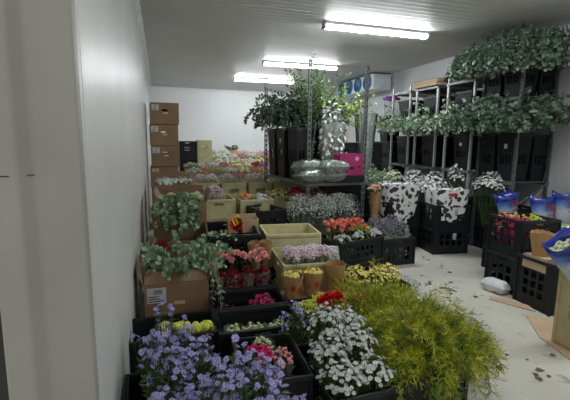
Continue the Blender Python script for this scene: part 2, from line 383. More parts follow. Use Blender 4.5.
# ------------------------------------------------------------------ containers
def wall(mb, axis, c, a0, a1, z0, z1, t, holes):
    """thin wall with real openings; holes = (a0,a1,z0,z1)"""
    A = sorted({a0, a1, *[h[0] for h in holes], *[h[1] for h in holes]}); Z = sorted({z0, z1, *[h[2] for h in holes], *[h[3] for h in holes]})
    for zi in range(len(Z)-1):
        run = None
        for ai in range(len(A)-1):
            am = (A[ai]+A[ai+1])/2; zm = (Z[zi]+Z[zi+1])/2
            hole = any(h[0] < am < h[1] and h[2] < zm < h[3] for h in holes)
            if not hole: run = (run[0], A[ai+1]) if run else (A[ai], A[ai+1])
            if (hole or ai == len(A)-2) and run:
                if axis == 'y': mb.box(run[0], run[1], c-t/2, c+t/2, Z[zi], Z[zi+1])
                else: mb.box(c-t/2, c+t/2, run[0], run[1], Z[zi], Z[zi+1])
                run = None
def grid_holes(L, h, n, rows, s, zc):
    out = []; pitch = s*1.55
    for r in range(rows):
        for i in range(n):
            a = (i-(n-1)/2)*pitch; z = zc-(r-(rows-1)/2)*s*1.6; out.append((a-s/2, a+s/2, z-s*.55, z+s*.55))
    return out
def make_crate(w, d, h, bm='black', rm='blackrim', n=4, rows=2, s=.034, zc=.55, slot=False, label=False, name='plastic_crate'):
    def f():
        root = empty(name); b = MB(); t = .008
        b.box(-w/2, w/2, -d/2, d/2, 0, .008)
        hy = grid_holes(w, h, n, rows, s, h*zc) if rows else []; hx = grid_holes(d, h, max(2, n-1), rows, s, h*zc) if rows else []
        if slot: hy = hy+[(-.06, .06, h*.66, h*.80)]; hx = hx+[(-.05, .05, h*.66, h*.80)]
        elif h > .24: hy = hy+[(-.05, .05, h*.87, h*.93)]; hx = hx+[(-.05, .05, h*.87, h*.93)]
        for sg in (-1, 1):
            wall(b, 'y', sg*(d/2-t/2), -w/2, w/2, .008, h, t, hy); wall(b, 'x', sg*(w/2-t/2), -d/2+t, d/2-t, .008, h, t, hx)
        for sx in (-1, 1):
            for sy in (-1, 1): b.box(sx*(w/2)-.009, sx*(w/2)+.009, sy*(d/2)-.009, sy*(d/2)+.009, 0, h-.03)
        b.build('body', K[bm], root)
        r = MB()
        for sg in (-1, 1):
            r.box(-w/2-.009, w/2+.009, sg*d/2-.011, sg*d/2+.011, h-.028, h); r.box(sg*w/2-.011, sg*w/2+.011, -d/2+.011, d/2-.011, h-.028, h)
        bevel(r.build('rim', K[rm], root), .003)
        if label:
            q = MB(); q.box(.025, .07, -d/2-.004, -d/2-.001, h*.60, h*.85); lb = q.build('label', K['white'], root)
            q = MB(); [q.box(.028, .066, -d/2-.0055, -d/2-.0042, h*.64+i*.018, h*.64+i*.018+.006) for i in range(3)]; q.build('print', K['ink'], lb)
        return root
    return f
def make_bucket(w, h, label=False):
    def f():
        root = empty('flower_bucket'); b = MB(); k = .80; n = 4; t = .006
        # tapered square shell with slots cut near the top
        def ring(z, ins=0):
            s = w/2*(k+(1-k)*z/h)-ins; return s
        for q in range(4):
            T = M.Rotation(q*pi/2, 4, 'Z'); Z = [0, .28*h, .36*h, .56*h, .64*h, h]; hol = [(i-1.5)*.045 for i in range(4)]
            for zi in range(5):
                cut = zi in (2,) or zi == 4 and False
                z0, z1 = Z[zi], Z[zi+1]; s0, s1 = ring(z0), ring(z1)
                segs = [(-1, 1)]
                if zi == 2: segs = [(-1, -.62), (-.44, -.27), (-.09, .09), (.27, .44), (.62, 1)]
                for a, c in segs:
                    vs = [(a*s0, -s0, z0), (c*s0, -s0, z0), (c*s1, -s1, z1), (a*s1, -s1, z1)]
                    vi = [(x, y+t, z) for x, y, z in vs]
                    b.add(vs+vi, [(0, 1, 2, 3), (7, 6, 5, 4), (0, 3, 7, 4), (1, 5, 6, 2), (3, 2, 6, 7), (0, 4, 5, 1)], 0, T)
        s = ring(0); b.box(-s, s, -s, s, 0, .006); b.build('body', K['black'], root)
        r = MB(); s = w/2
        for sg in (-1, 1):
            r.box(-s-.008, s+.008, sg*s-.008, sg*s+.008, h-.03, h); r.box(sg*s-.008, sg*s+.008, -s+.008, s-.008, h-.03, h)
        r.build('rim', K['blackrim'], root)
        if label:
            q = MB(); T = M.Rotation(-pi/2, 4, 'Z'); q.box(-.022, .022, -s*.93-.004, -s*.93+.0, h*.70, h*.84, 0, T); q.build('label', K['white'], root)
        return root
    return f
def make_tall(w, d, h, n_):
    """tall beige flower container: bucket below, push-on collar above with handle slots"""
    root = empty('flower_container'); b = MB(); t = .01
    hol = [(-.085, .085, h*.60, h*.69)]
    for sg in (-1, 1):
        wall(b, 'y', sg*(d/2-.02), -w/2+.015, w/2-.015, 0, h*.72, t, hol if sg < 0 else []); wall(b, 'x', sg*(w/2-.02), -d/2+.02, d/2-.02, 0, h*.72, t, [])
    b.box(-w/2+.02, w/2-.02, -d/2+.02, d/2-.02, 0, .01)
    for z in (h*.22, h*.55): b.box(-w/2+.008, w/2-.008, -d/2+.006, -d/2+.02, z, z+.018)
    b.build('body', K['beige'], root)
    c = MB(); hol = [(-.075, .075, h*.80, h*.88)]
    for sg in (-1, 1):
        wall(c, 'y', sg*(d/2-.005), -w/2, w/2, h*.71, h, t, hol); wall(c, 'x', sg*(w/2-.005), -d/2, d/2, h*.71, h, t, [])
        c.box(-w/2-.006, w/2+.006, sg*d/2-.01, sg*d/2+.01, h-.02, h)
    c.build('collar', K['beige'], root)
    return root
def make_carton(w, d, h, flaps=(30, 30, 30, 30), label=True, closed=False, hand=True, fl=None, mk='card', tape=True, lab=(-.42, .28), ls=1, name='cardboard_box'):
    root = empty(name); b = MB(); t = .006
    hol = [(-.045, .045, h*.60, h*.60+.032)] if hand else []
    b.box(-w/2, w/2, -d/2, d/2, 0, t)
    for sg in (-1, 1):
        wall(b, 'y', sg*(d/2-t/2), -w/2, w/2, t, h, t, hol); wall(b, 'x', sg*(w/2-t/2), -d/2+t, d/2-t, t, h, t, [])
    if closed: b.box(-w/2, w/2, -d/2, -.002, h-t, h); b.box(-w/2, w/2, .002, d/2, h-t, h)
    b.build('body', K[mk], root)
    if not closed:
        fl = fl or d*.42
        for q, a in enumerate(flaps):
            if a is None: continue
            L = w if q % 2 == 0 else d; off = d/2 if q % 2 == 0 else w/2
            g = MB(); g.box(-L/2+.004, L/2-.004, -t, 0, 0, fl)
            o = g.build('flap', K[mk], root); o.rotation_mode = 'XYZ'
            o.matrix_basis = M.Rotation(q*pi/2, 4, 'Z') @ M.Translation((0, -off, h)) @ M.Rotation(rad(a), 4, 'X')
    if label:
        q = MB(); x0 = w*lab[0]; z0 = h*(lab[1]+.32); q.box(x0, x0+.10*ls, -d/2-.003, -d/2-.0005, z0, z0+.085*ls); lb = q.build('label', K['white'], root)
        q = MB()
        for i in range(9): q.box(x0+(.035+i*.005)*ls, x0+(.0375+i*.005)*ls, -d/2-.0042, -d/2-.0032, z0+.05*ls, z0+.075*ls)
        for i in range(3): q.box(x0+.008*ls, x0+(.09-.012*i)*ls, -d/2-.0042, -d/2-.0032, z0+(.008+.013*i)*ls, z0+(.013+.013*i)*ls)
        q.build('barcode', K['ink'], lb)
    if tape:
        q = MB(); q.box(-.02, .05, -d/2-.003, -d/2-.0005, h*.48, h*.56); q.build('tape', K['tape'], root)
    return root

def make_trolley(w, d, h, shelves, slots=True):
    """wheeled flower trolley: slotted corner posts, shelves, castors"""
    root = empty('flower_trolley')
    for sx in (-1, 1):
        for sy in (-1, 1):
            p = MB(); cx, cy = sx*w/2, sy*d/2; a = .016
            if not slots: p.box(cx-.014, cx+.014, cy-.014, cy+.014, .16, h)
            for s2 in ((-1, 1) if slots else ()): p.box(cx+s2*a-.005, cx+s2*a+.005, cy-.012, cy+.012, .16, h)
            z = .18
            while slots and z < h-.03: p.box(cx-a+.005, cx+a-.005, cy-.012, cy-.008, z, z+.026); z += .07
            if slots: p.box(cx-a-.005, cx+a+.005, cy-.013, cy+.013, h-.02, h+.004)
            p.build('post', K['steel' if slots else 'steelb'], root)
            c = MB(); c.tube([(cx-.013, cy, .055), (cx+.013, cy, .055)], .055, 14); wh = c.build('castor', K['rubber'], root)
            g = MB(); g.box(cx-.026, cx-.018, cy-.03, cy+.03, .04, .135); g.box(cx+.018, cx+.026, cy-.03, cy+.03, .04, .135); g.box(cx-.03, cx+.03, cy-.03, cy+.03, .125, .14); g.tube([(cx-.03, cy, .055), (cx+.03, cy, .055)], .01, 8); g.build('fork', K['steeld'], wh)
    for i, z in enumerate(shelves):
        s = MB(); s.box(-w/2+.02, w/2-.02, -d/2+.015, d/2-.015, z-.016, z-.004)
        for sg in (-1, 1): s.box(-w/2-.015, w/2+.015, sg*(d/2+.016)-.004, sg*(d/2+.016)+.004, z-.035, z); s.box(sg*(w/2+.024)-.003, sg*(w/2+.024)+.003, -d/2-.02, d/2+.02, z-.035, z)
        s.build('shelf', K['steel'] if i else K['steeld'], root)
    return root

# ================================================================== SETTING
WL, WR, YB, HC, Y0 = -.20, 4.55, 11.0, 2.75, 1.15
def slab(name, x0, x1, y0, y1, z0, z1, m): b = MB(); b.box(x0, x1, y0, y1, z0, z1); return struct(b.build(name, m))
slab('floor', -1.5, 6.0, -2.0, YB+.1, -.1, 0, K['floor'])
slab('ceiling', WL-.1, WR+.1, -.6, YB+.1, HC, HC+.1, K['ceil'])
slab('wall_left', WL-.10, WL, Y0+.012, YB+.1, 0, HC, K['wall_l'])
slab('wall_back', WL, WR, YB, YB+.1, 0, HC, K['wall_b'])
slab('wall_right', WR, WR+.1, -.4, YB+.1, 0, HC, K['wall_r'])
# door jamb closing the near end of the left wall: folded sheet, slightly stepped
b = MB(); b.add([(WL+.003, Y0, 0), (WL+.003, Y0+.05, 0), (WL+.003, Y0+.05, HC), (WL+.003, Y0, HC),
                 (-.305, Y0-.004, 0), (-.305, Y0-.004, HC), (-.335, Y0-.03, 0), (-.335, Y0-.03, HC), (-.40, Y0-.03, 0), (-.40, Y0-.03, HC), (-.40, Y0+.10, 0), (-.40, Y0+.10, HC)],
                [(0, 1, 2, 3), (4, 0, 3, 5), (6, 4, 5, 7), (8, 6, 7, 9), (10, 8, 9, 11), (1, 10, 11, 2)], 0)
o = struct(b.build('trim_1', K['jamb'])); bevel(o, .006)
b = MB(); b.box(-.62, -.40, Y0+.0, Y0+.12, 0, HC); struct(b.build('door_1', K['jamb_dark']))
b = MB(); b.add([(WL, Y0+.03, HC-.05), (WL+.05, Y0+.03, HC), (WL+.05, YB, HC), (WL, YB, HC-.05)], [(0, 1, 2, 3)]); struct(solidify(b.build('trim_2', K['trim']), .003))
b = MB(); b.add([(WL, YB, HC-.05), (WL, YB-.05, HC), (WR, YB-.05, HC), (WR, YB, HC-.05)], [(0, 1, 2, 3)]); struct(solidify(b.build('trim_3', K['trim']), .003))

# ================================================================== LAMPS
def make_lamp(L=1.42):
    root = empty('ceiling_light')
    h = MB(); h.box(-L/2, L/2, -.055, .055, -.035, 0); bevel(h.build('housing', K['house'], root), .01)
    n = 9; d = MB(); vs = []
    for x in (-L/2+.03, L/2-.03):
        for j in range(n): t = pi*j/(n-1); vs.append((x, cos(t)*.048, -.035-sin(t)*.042))
    d.add(vs, [(j, j+1, n+j+1, n+j) for j in range(n-1)]+[tuple(range(n)), tuple(reversed(range(n, 2*n)))]); d.build('diffuser', K['diff'], root)
    for sg in (-1, 1):
        e = MB(); e.box(sg*(L/2)-.03 if sg > 0 else -L/2, sg*(L/2) if sg > 0 else -L/2+.03, -.052, .052, -.08, -.03); bevel(e.build('end_cap', K['house'], root), .008)
    return root
for x, y, lb in ((2.45, 2.05, 'unseen added batten light on the ceiling over the aisle, brightening the foreground'), (2.55, 4.53, 'long batten light on the ceiling nearest the camera, largest in view'), (2.45, 7.02, 'middle batten light on the ceiling, between the nearest and the farthest'), (2.30, 9.06, 'farthest batten light on the ceiling, closest to the back wall')):  # first batten is out of view, added to brighten the foreground
    inst('lamp', make_lamp, (x, y, HC), 0, lb, 'light', 'batten lights on the ceiling')

# ================================================================== COOLING UNIT
u = empty('cooling_unit', (4.10, 7.35, 2.42)); tag(u, 'white ceiling cooling unit with blue oval fans above the trolleys', 'cooler')
LU = 1.72; b = MB(); b.box(0, .40, 0, LU, 0, .30); bevel(b.build('casing', K['fanw'], u), .01)
for i in range(4):
    y = .24+i*.41; T = M.Translation((0, y, .15)) @ M.Rotation(-pi/2, 4, 'Y')
    g = MB(); g.lathe([(.128, .0), (.150, .0), (.150, .03), (.128, .03), (.128, 0)], 28, 0, T); fr = g.build('fan_ring', K['fan'], u)
    g = MB(); g.lathe([(.13, .003), (.12, .004), (.001, .004)], 24, 0, T); g.build('fan_back', K['fan'], fr)
    g = MB(); g.lathe([(.04, .005), (.04, .022), (.001, .03)], 14, 0, T)
    for k in range(5):
        a = 2*pi*k/5; c, s = cos(a), sin(a)
        g.add([(c*.03, s*.03, .008), (c*.12-s*.02, s*.12+c*.02, .008), (c*.11-s*.075, s*.11+c*.075, .022), (c*.04-s*.02, s*.04+c*.02, .02)], [(0, 1, 2, 3)], 0, T)
    g.build('fan_blades', K['steeld'], fr)
b = MB()
for sg in (.2, 1.5): b.box(.1, .14, sg, sg+.04, .30, .33)
b.build('bracket', K['steel'], u)

# ================================================================== helpers for placing
def crate(key, w, d, h, x, y, z, rz, lb, group=None, **kw):
    return inst('crate'+key, make_crate(w, d, h, **kw), (x, y, z), rz, lb, "crate", group)
#=== PART 2 ===
def bunch(key, loc, rz, lb, cat='flowers', group=None, sc=1, tilt=None, **kw):
    return inst('b_'+key, lambda: make_bunch(kw.pop('name', 'flower_bunch'), **kw), loc, rz, lb, cat, group, sc, tilt)
def carton(key, loc, rz, lb, w, d, h, group=None, **kw):
    return inst('c_'+key, lambda: make_carton(w, d, h, **kw), loc, rz, lb, 'box', group)

# ================================================================== STACKED BOXES BY THE LEFT WALL
BX = [('bottom cardboard box of the tall stack by the left wall, half hidden', 0), ('cardboard box second from the floor in the tall stack by the left wall', 1), ('cardboard box third from the floor in the tall stack by the left wall', 2),
      ('labelled brown box fourth in the tall stack, just under the two topmost', 3), ('labelled brown box second from the top of the tall stack by the left wall', 4), ('topmost labelled brown box of the tall stack by the left wall', 5)]
for lb, i in BX:
    carton('stk', (.055+(.015 if i % 2 else 0), 6.70+.01*i, i*.322), rad(-2+i*.8), lb, .42, .55, .32, closed=True, lab=(-.44, .32), group='brown boxes stacked by the left wall')
b = MB(); b.tube([(0, 0, .02), (0, .12, .02)], .02, 8); 
# black crate and yellow carton behind the stack
crate('far', .30, .4, .335, .51, 8.15, 0, 0, 'lowest black crate behind the stack of brown boxes', group='black crates behind the box stack', n=3, s=.03)
crate('far', .30, .4, .335, .51, 8.15, .337, 0, 'second black crate from the floor behind the stack of brown boxes', group='black crates behind the box stack')
crate('far', .30, .4, .335, .51, 8.15, .674, 0, 'third black crate from the floor behind the stack of brown boxes', group='black crates behind the box stack')
crate('far', .30, .4, .335, .51, 8.15, 1.011, 0, 'topmost black crate showing right of the brown boxes against the back wall', group='black crates behind the box stack')
for i, lb in enumerate(('bottom yellowish carton behind the flower containers', 'second yellowish carton from the floor behind the flower containers', 'third yellowish carton from the floor behind the flower containers', 'topmost yellowish carton beside the black crate by the back wall')):
    carton('yel', (.83, 8.2, i*.342), 0, lb, .28, .38, .34, closed=True, mk='beige', label=False, tape=False, group='yellowish cartons')

# ================================================================== FIELD OF BEIGE CONTAINERS WITH BUNCHES
kinds = dict(
 lilac=dict(kind='bit', hm='lilac', n=70, size=.016), palepink=dict(kind='bit', hm='palepink', n=70, size=.017), pink=dict(kind='ruffle', hm='pink', n=22, size=.026),
 coral=dict(kind='ruffle', hm='coral', n=20, size=.026), orange=dict(kind='ruffle', hm='orange', n=22, size=.026), peach=dict(kind='ruffle', hm='peach', n=20, size=.028),
 yellow=dict(kind='mum', hm='yellow', n=24, size=.026), cream=dict(kind='mum', hm='cream', n=24, size=.028), white=dict(kind='mum', hm='whitef', n=24, size=.028),
 crimson=dict(kind='ruffle', hm='crim', n=20, size=.027), purple=dict(kind='bit', hm='purple', n=60, size=.018), pgreen=dict(kind='mum', hm='pgreen', n=24, size=.027),
 magenta=dict(kind='ruffle', hm='mag', n=20, size=.027))
word = dict(lilac='dusty lilac', palepink='pale pink', pink='salmon pink', coral='coral red', orange='orange', peach='peach', yellow='yellow', cream='cream', white='white', crimson='dark crimson', purple='purple', pgreen='pale green', magenta='magenta')
rows = [
 ('lilac palepink lilac pink palepink peach cream white cream white', 6.05, .76),
 ('white orange pgreen palepink cream coral peach cream white cream', 6.75, .80),
 ('pgreen white palepink pink yellow yellow crimson purple pgreen cream', 7.45, .84),
 ('white cream pgreen palepink yellow crimson magenta pgreen cream white', 8.2, .88),
 ('cream white palepink pink pgreen peach pink cream peach palepink', 8.95, .94),
 ('pgreen white cream peach lilac palepink lilac purple peach cream', 9.7, 1.0)]
ordn = ['front', 'second', 'third', 'fourth', 'fifth', 'rearmost']; pos = ['leftmost', 'second from the left', 'middle', 'second from the right', 'rightmost']
for ri, (cs, y, z) in enumerate(rows):
    cs = cs.split()
    for ci in range(5):
        x0 = (.62, .62, .62, .62, .62, .62)[ri]+ci*.40
        if ri >= 3: x0 += .62
        xx = x0
        o = inst('tall', lambda: make_tall(.37, .42, .84, 0), (xx, y, 0), rad(ru(-2, 2)), 'beige flower container, %s of the %s row behind the open boxes' % (pos[ci], ordn[ri]), 'container', 'beige containers of bunches', sc=(1, 1, z/.84))
        for k in range(2):
            kk = cs[ci*2+k]; q = dict(kinds[kk])
            bunch('f_'+kk, (xx-.085+k*.17, y-.06+ru(-.03, .03), .012), ru(0, 6), '%s bunch, %s in the %s container of the %s beige row' % (word[kk], 'right' if k else 'left', pos[ci], ordn[ri]),
                  group='flower bunches in the beige containers', rx=.078, ry=.14, h=.90, dome=.05, nleaf=14, sleeve='clear', sl_h=.9, foot=.8, sc=(1, 1, (z+.10)/.90), **q)

# small dark plant behind the far rows
o = inst('farplant', lambda: make_sprays('potted_plant', 16, 'leaf', ROUND, .05, .22, .7, 1.0, nl=7), (1.75, 10.3, 1.02), 0, 'small dark green plant in the farthest flowers by the back wall', 'plant')
crate('deep', .4, .4, 1.0, 1.75, 10.3, 0, 0, 'tall black container under the small dark plant by the back wall', n=3)

# ------------------------------------------------ nearer low beige crates in front of the field
def low(x, y, z, rz, lb, n=1): return crate('low', .40, .50, .22, x, y, z, rz, lb, 'low beige crates', bm='beige', rm='beige', rows=0, slot=True, name='flower_crate')
for x, y, nm in ((.66, 5.1, 'left'), (1.12, 5.0, 'right')):
    for i, t in enumerate(('bottom', 'middle', 'top')): low(x, y, i*.222, 0, '%s low beige crate of the %s stack in front of the container rows' % (t, nm))
bunch('gl', (.62, 4.97, .455), 0, 'greyish lilac filler bunch standing in the low beige crate', 'flowers', kind='bit', hm='lilac', n=150, rx=.12, ry=.12, h=.36, dome=.1, size=.014, nleaf=10, sleeve='clear')
bunch('ow', (1.0, 4.95, .455), 0, 'orange flower bunch with pale green leaves in the low beige crate', 'flowers', kind='mum', indiv=True, hm='orange', n=16, rx=.09, ry=.1, h=.26, dome=.05, size=.032, nleaf=30, leafm='pgreen', sleeve='clear')
bunch('wg', (1.2, 4.90, .455), 0, 'white and pale green bunch right of the orange flowers', 'flowers', kind='mum', indiv=True, hm='whitef', n=20, rx=.09, ry=.1, h=.24, dome=.05, size=.03, nleaf=34, leafm='pgreen', sleeve='clear')
for i, t in enumerate(('bottom', 'middle', 'top')): low(1.62, 5.25, i*.222, 0, '%s low beige crate of the stack left of the slotted trolley' % t)
for i, t in enumerate(('bottom', 'middle', 'top')): low(2.10, 5.25, i*.222, 0, '%s low beige crate under the trolley shelf, behind the white sprays' % t)
bunch('ye', (1.50, 5.1, .455), 0, 'bright yellow flower bunch left of the purple one, by the trolley post', 'flowers', kind='mum', indiv=True, hm='yellow', n=26, rx=.11, ry=.13, h=.28, dome=.06, size=.032, nleaf=20, sleeve='clear')
bunch('pu', (1.74, 5.1, .455), 0, 'magenta and purple flower bunch behind the slotted trolley post', 'flowers', kind='ruffle', indiv=True, hm='mag', n=24, rx=.10, ry=.13, h=.28, dome=.06, size=.03, nleaf=20, leafm='purple', sleeve='clear')
bunch('pu2', (2.05, 5.1, .455), 0, 'coral pink bunch in the beige crate right of the trolley post', 'flowers', kind='ruffle', indiv=True, hm='coral', n=20, rx=.11, ry=.13, h=.27, dome=.06, size=.03, nleaf=14, sleeve='clear')

# ================================================================== OPEN BOXES BY THE LEFT WALL
carton('tw', (.11, 5.30, .66), rad(3), 'open brown box of white flowers beside the wall under the tall stack', .44, .55, .18, flaps=(None, 62, -5, None), hand=False, label=False, tape=False, fl=.12)
carton('tw2', (.11, 5.30, .33), rad(0), 'plain closed box under the open box of white flowers', .44, .55, .328, closed=True, label=False)
carton('tw2', (.11, 5.30, .0), rad(0), 'plain closed box on the floor under the open box of white flowers', .44, .55, .328)
bunch('wbx', (.03, 5.2, .668), 0, 'left white flower bunch in the open box under the tall stack', 'flowers', 'white bunches in the brown box', kind='mum', hm='whitef', n=40, rx=.10, ry=.2, h=.22, dome=.03, size=.03, nleaf=10, foot=.8)
bunch('wbx', (.22, 5.2, .668), 1.6, 'right white flower bunch in the open box under the tall stack', 'flowers', 'white bunches in the brown box')
carton('B', (.21, 4.30, .40), rad(-2), 'tall open brown box with white blooms and eucalyptus hanging over its face', .45, .50, .37, flaps=(None, 25, -8, 25), label=False, tape=False, hand=False, fl=.12)
carton('B2', (.21, 4.30, .0), rad(-2), 'closed brown box underneath the box with hanging eucalyptus', .45, .50, .398, closed=True, label=False)
for i, (x, y) in enumerate(((.08, 4.18), (.22, 4.16), (.35, 4.2))):
    bunch('cab', (x, y, .41), i, ('leftmost', 'middle', 'rightmost')[i]+' cream white bloom bunch in the tall open brown box', 'flowers', 'cream blooms in the brown box', kind='ruffle', indiv=True, hm='cream', n=7, rx=.055, ry=.08, h=.40, dome=.02, size=.042, nleaf=8, foot=.9)
inst('eucB', lambda: make_sprays('eucalyptus_bunch', 20, 'euc', ROUND, .060, .42, .45, 4.6, nl=13, bias=(0, -.8), up_=.6, rmin=.2, base_r=.1), (.17, 4.06, .76), 0, 'round leaved eucalyptus spilling over the tall open brown box', 'foliage')
carton('C', (.19, 3.55, .15), rad(-2), 'open brown box between the two eucalyptus bunches by the wall', .50, .42, .30, flaps=(None, 15, None, 15), label=False, tape=False, hand=False, fl=.06)
carton('C2', (.19, 3.55, .0), rad(-2), 'closed flat brown box under the open box between the eucalyptus bunches', .50, .42, .148, closed=True, label=False)
bunch('rwall', (-.02, 3.5, .158), 0, 'dark red flower bunch in the open box squeezed against the wall', 'flowers', kind='ruffle', indiv=True, hm='crim', n=16, rx=.06, ry=.09, h=.34, dome=.03, size=.028, nleaf=12, foot=.8)
inst('eucS', lambda: make_sprays('eucalyptus_bunch', 9, 'euc', ROUND, .045, .26, .8, 2.4, nl=9, bias=(.3, -.5)), (.38, 3.44, .42), 0, 'small eucalyptus sprig on the right edge of the middle open box', 'foliage')
carton('A', (.075, 2.93, .12), rad(1), 'brown box with printed white label and yellow tape nearest the camera', .43, .40, .30, flaps=(-62, 10, 0, 20), fl=.11, lab=(-.46, .24), ls=1.25, hand=False, group=None)
crate('lowb', .44, .42, .118, .075, 2.93, 0, rad(1), 'low black crate under the labelled brown box', n=4, rows=0, s=.03)
inst('eucA', lambda: make_sprays('eucalyptus_bunch', 34, 'euc', ROUND, .056, .30, 1.5, 1.2, nl=9, base_r=.12, bias=(.14, -.05), up_=.8, xmin=-.27), (.13, 3.0, .44), 0, 'large eucalyptus bunch on top of the labelled brown box', 'foliage')
inst('eucA2', lambda: make_sprays('leafy_branches', 3, 'eucp', LONG, .06, .42, .25, .3, nl=9, bias=(.1, -.35), up_=-1.0, base_r=.03), (.33, 2.72, .56), 0, 'long pale stems hanging down right of the labelled brown box', 'foliage')

# ================================================================== TAG CRATE + DARK CRATES
for i, t in enumerate(('lower', 'upper')): crate('tg', .46, .60, .28, .62, 3.72, i*.282, rad(-4), '%s black crate of the pair behind the salmon carnations' % t, 'stacked black crates behind the carnations', n=4, s=.03)
o = carton('kb', (.76, 3.86, .49), rad(-4), 'brown kraft carton standing inside the upper black crate', .30, .16, .13, flaps=(None, None, -5, None), fl=.03, label=False, tape=False, mk='cardl')
b = MB(); 
t = empty('wrapped_bouquet', (.70, 3.64, .50), 0); tag(t, 'small bouquet in red paper with yellow print lying in the black crate', 'bouquet')
b.lathe([(.02, 0), (.04, .08), (.065, .16)], 16, 0, wob=.08); g = solidify(b.build('wrap', K['redink'], t), .003); g.matrix_basis = M.Translation((0, 0, .04)) @ M.Rotation(rad(48), 4, 'X') @ M.Rotation(rad(-25), 4, 'Y')
b = MB()
for i in range(3): b.box(-.045+.03*i, -.027+.03*i, -.085, -.081, .07, .14+.01*i)
g = b.build('print', K['yelink'], t); g.matrix_basis = M.Translation((0, 0.02, .06)) @ M.Rotation(rad(-25), 4, 'Y')
o = crate('side', .30, .42, .30, 1.18, 4.55, .30, rad(12), 'black crate beside the slotted post, behind the empty beige crate', None, n=3, s=.03)
crate('side', .30, .42, .30, 1.18, 4.55, .0, rad(12), 'black crate on the floor below the one beside the slotted post')

# kraft sleeves standing between tag crate and beige crates
def sleeve_bag(h, r, red=True, name='kraft_bag', fill=None):
    root = empty(name); b = MB(); n = 24; vs = []
    for i, (k, z) in enumerate(((.62, 0), (.76, .35), (.9, .7), (1.0, 1.0))):
        for j in range(n):
            t = 2*pi*j/n; rr = r*k*(1+.03*sin(3*t+i)); vs.append((cos(t)*rr, sin(t)*rr, z*h+(.004*((-1)**j)+.006*sin(2*t) if i == 3 else 0)))
    b.add(vs, [(i*n+j, i*n+(j+1) % n, (i+1)*n+(j+1) % n, (i+1)*n+j) for i in range(3) for j in range(n)]+[tuple(reversed(range(n)))])
    o = b.build('paper', K['kraft'], root); solidify(o, .0025)
    if red:
        s = MB()
        def on(u, z):   # point on the bag skin, slightly proud
            k = .62+.38*z/h; t = -pi/2+u; return (cos(t)*(r*k*1.04+.002), sin(t)*(r*k*1.04+.002), z)
        for tt, zz, sz in ((0.05, .55, r*.48), (.95, .42, r*.5), (-.85, .5, r*.25)):
            for k in range(5):
                a = 2*pi*k/5+pi/2; P = [on(tt+cos(a)*sz/r*.9, zz*h+sin(a)*sz), on(tt+cos(a+.7)*sz*.35/r, zz*h+sin(a+.7)*sz*.35), on(tt, zz*h), on(tt+cos(a-.7)*sz*.35/r, zz*h+sin(a-.7)*sz*.35)]
                s.add(P, [(0, 1, 2, 3)])
        s.build('red_star_print', K['redink'], root)
    return root
inst('kbag_t', lambda: sleeve_bag(.24, .055, False, 'kraft_sleeve'), (.76, 3.27, .285), .3, 'tall slim kraft sleeve behind the dark red carnations, leaning left', 'bag', tilt=(0, rad(-6)))
inst('kbag_t', None, (.85, 3.27, .285), .8, 'tall slim kraft sleeve squeezed beside the empty beige crate', 'bag')
crate('kc', .24, .18, .28, .80, 3.27, 0, 0, 'black crate holding two tall kraft sleeves', n=3, s=.03)

# ================================================================== STEPPED BLACK CRATES, FRONT CENTRE
def sc_(y, z, lb, x=.535, key='st'): return crate(key, .50, .30, .29, x, y, z, rad(-1), lb, 'stepped black crates in front', n=5, rows=2, s=.028)
sc_(3.00, 0, 'black crate holding the salmon and dark red carnations', x=.56)
sc_(2.66, 0, 'black crate with a few dark red stems, in front of the carnations', x=.55)
sc_(2.32, 0, 'black crate of pale green stems behind the asters', x=.55)
for i in range(3):
    bunch('carn', (.40+.16*i, 3.04, .012), i*2.1, ('left', 'middle', 'right')[i]+' salmon pink carnation bunch in the stepped black crate', 'flowers', 'salmon carnations', kind='ruffle', hm='pink', n=9, rx=.07, ry=.10, h=.49, dome=.04, size=.036, nleaf=14, foot=.8, name='carnation_bunch', indiv=True)
for i in range(4):
    bunch('carnd', (.38+.118*i, 2.93, .012), i*1.3, ('leftmost', 'second from the left', 'third from the left', 'rightmost')[i]+' dark red sleeved bunch in front of the salmon carnations', 'flowers', 'dark red sleeved bunches', kind='ruffle', indiv=True, hm='crim', n=14, rx=.052, ry=.055, h=.40, dome=.09, size=.026, nleaf=24, leafm='crim', sleeve='clear', foot=.8)
bunch('carnp', (.66, 2.62, .012), .4, 'small bunch of crimson pink blossoms in the second black crate', 'flowers', kind='ruffle', indiv=True, hm='mag', n=12, rx=.09, ry=.07, h=.28, dome=.05, size=.022, nleaf=18, leafm='crim', sleeve='clear')
bunch('darkst', (.40, 2.66, .012), .4, 'nearly bare dark stems in the left of the second black crate', 'flowers', kind='bit', hm='crim', n=24, rx=.09, ry=.08, h=.23, dome=.05, size=.01, nleaf=20, leafm='leaf')
for i in range(3):
    bunch('pale', (.40+.14*i, 2.30, .012), i, ('left', 'middle', 'right')[i]+' pale green sleeved bunch in the black crate behind the asters', 'flowers', 'pale green bunches', kind='bit', hm='pgreen', n=34, rx=.065, ry=.09, h=.23, dome=.04, size=.016, nleaf=20, leafm='gyps', sleeve='clear')
crate('st', 0, 0, 0, .04, 2.36, 0, rad(2), 'black crate in front of the labelled brown box, by the wall', 'stepped black crates in front')
for i in range(3):
    bunch('bud', (.0+.105*i, 2.30, .012), i, ('left', 'middle', 'right')[i]+' bunch of round yellow green buds in the black crate by the wall', 'flowers', 'yellow green buds', kind='ball', indiv=True, hm='ygreen', n=9, rx=.05, ry=.07, h=.275, dome=.02, size=.030, nleaf=8)

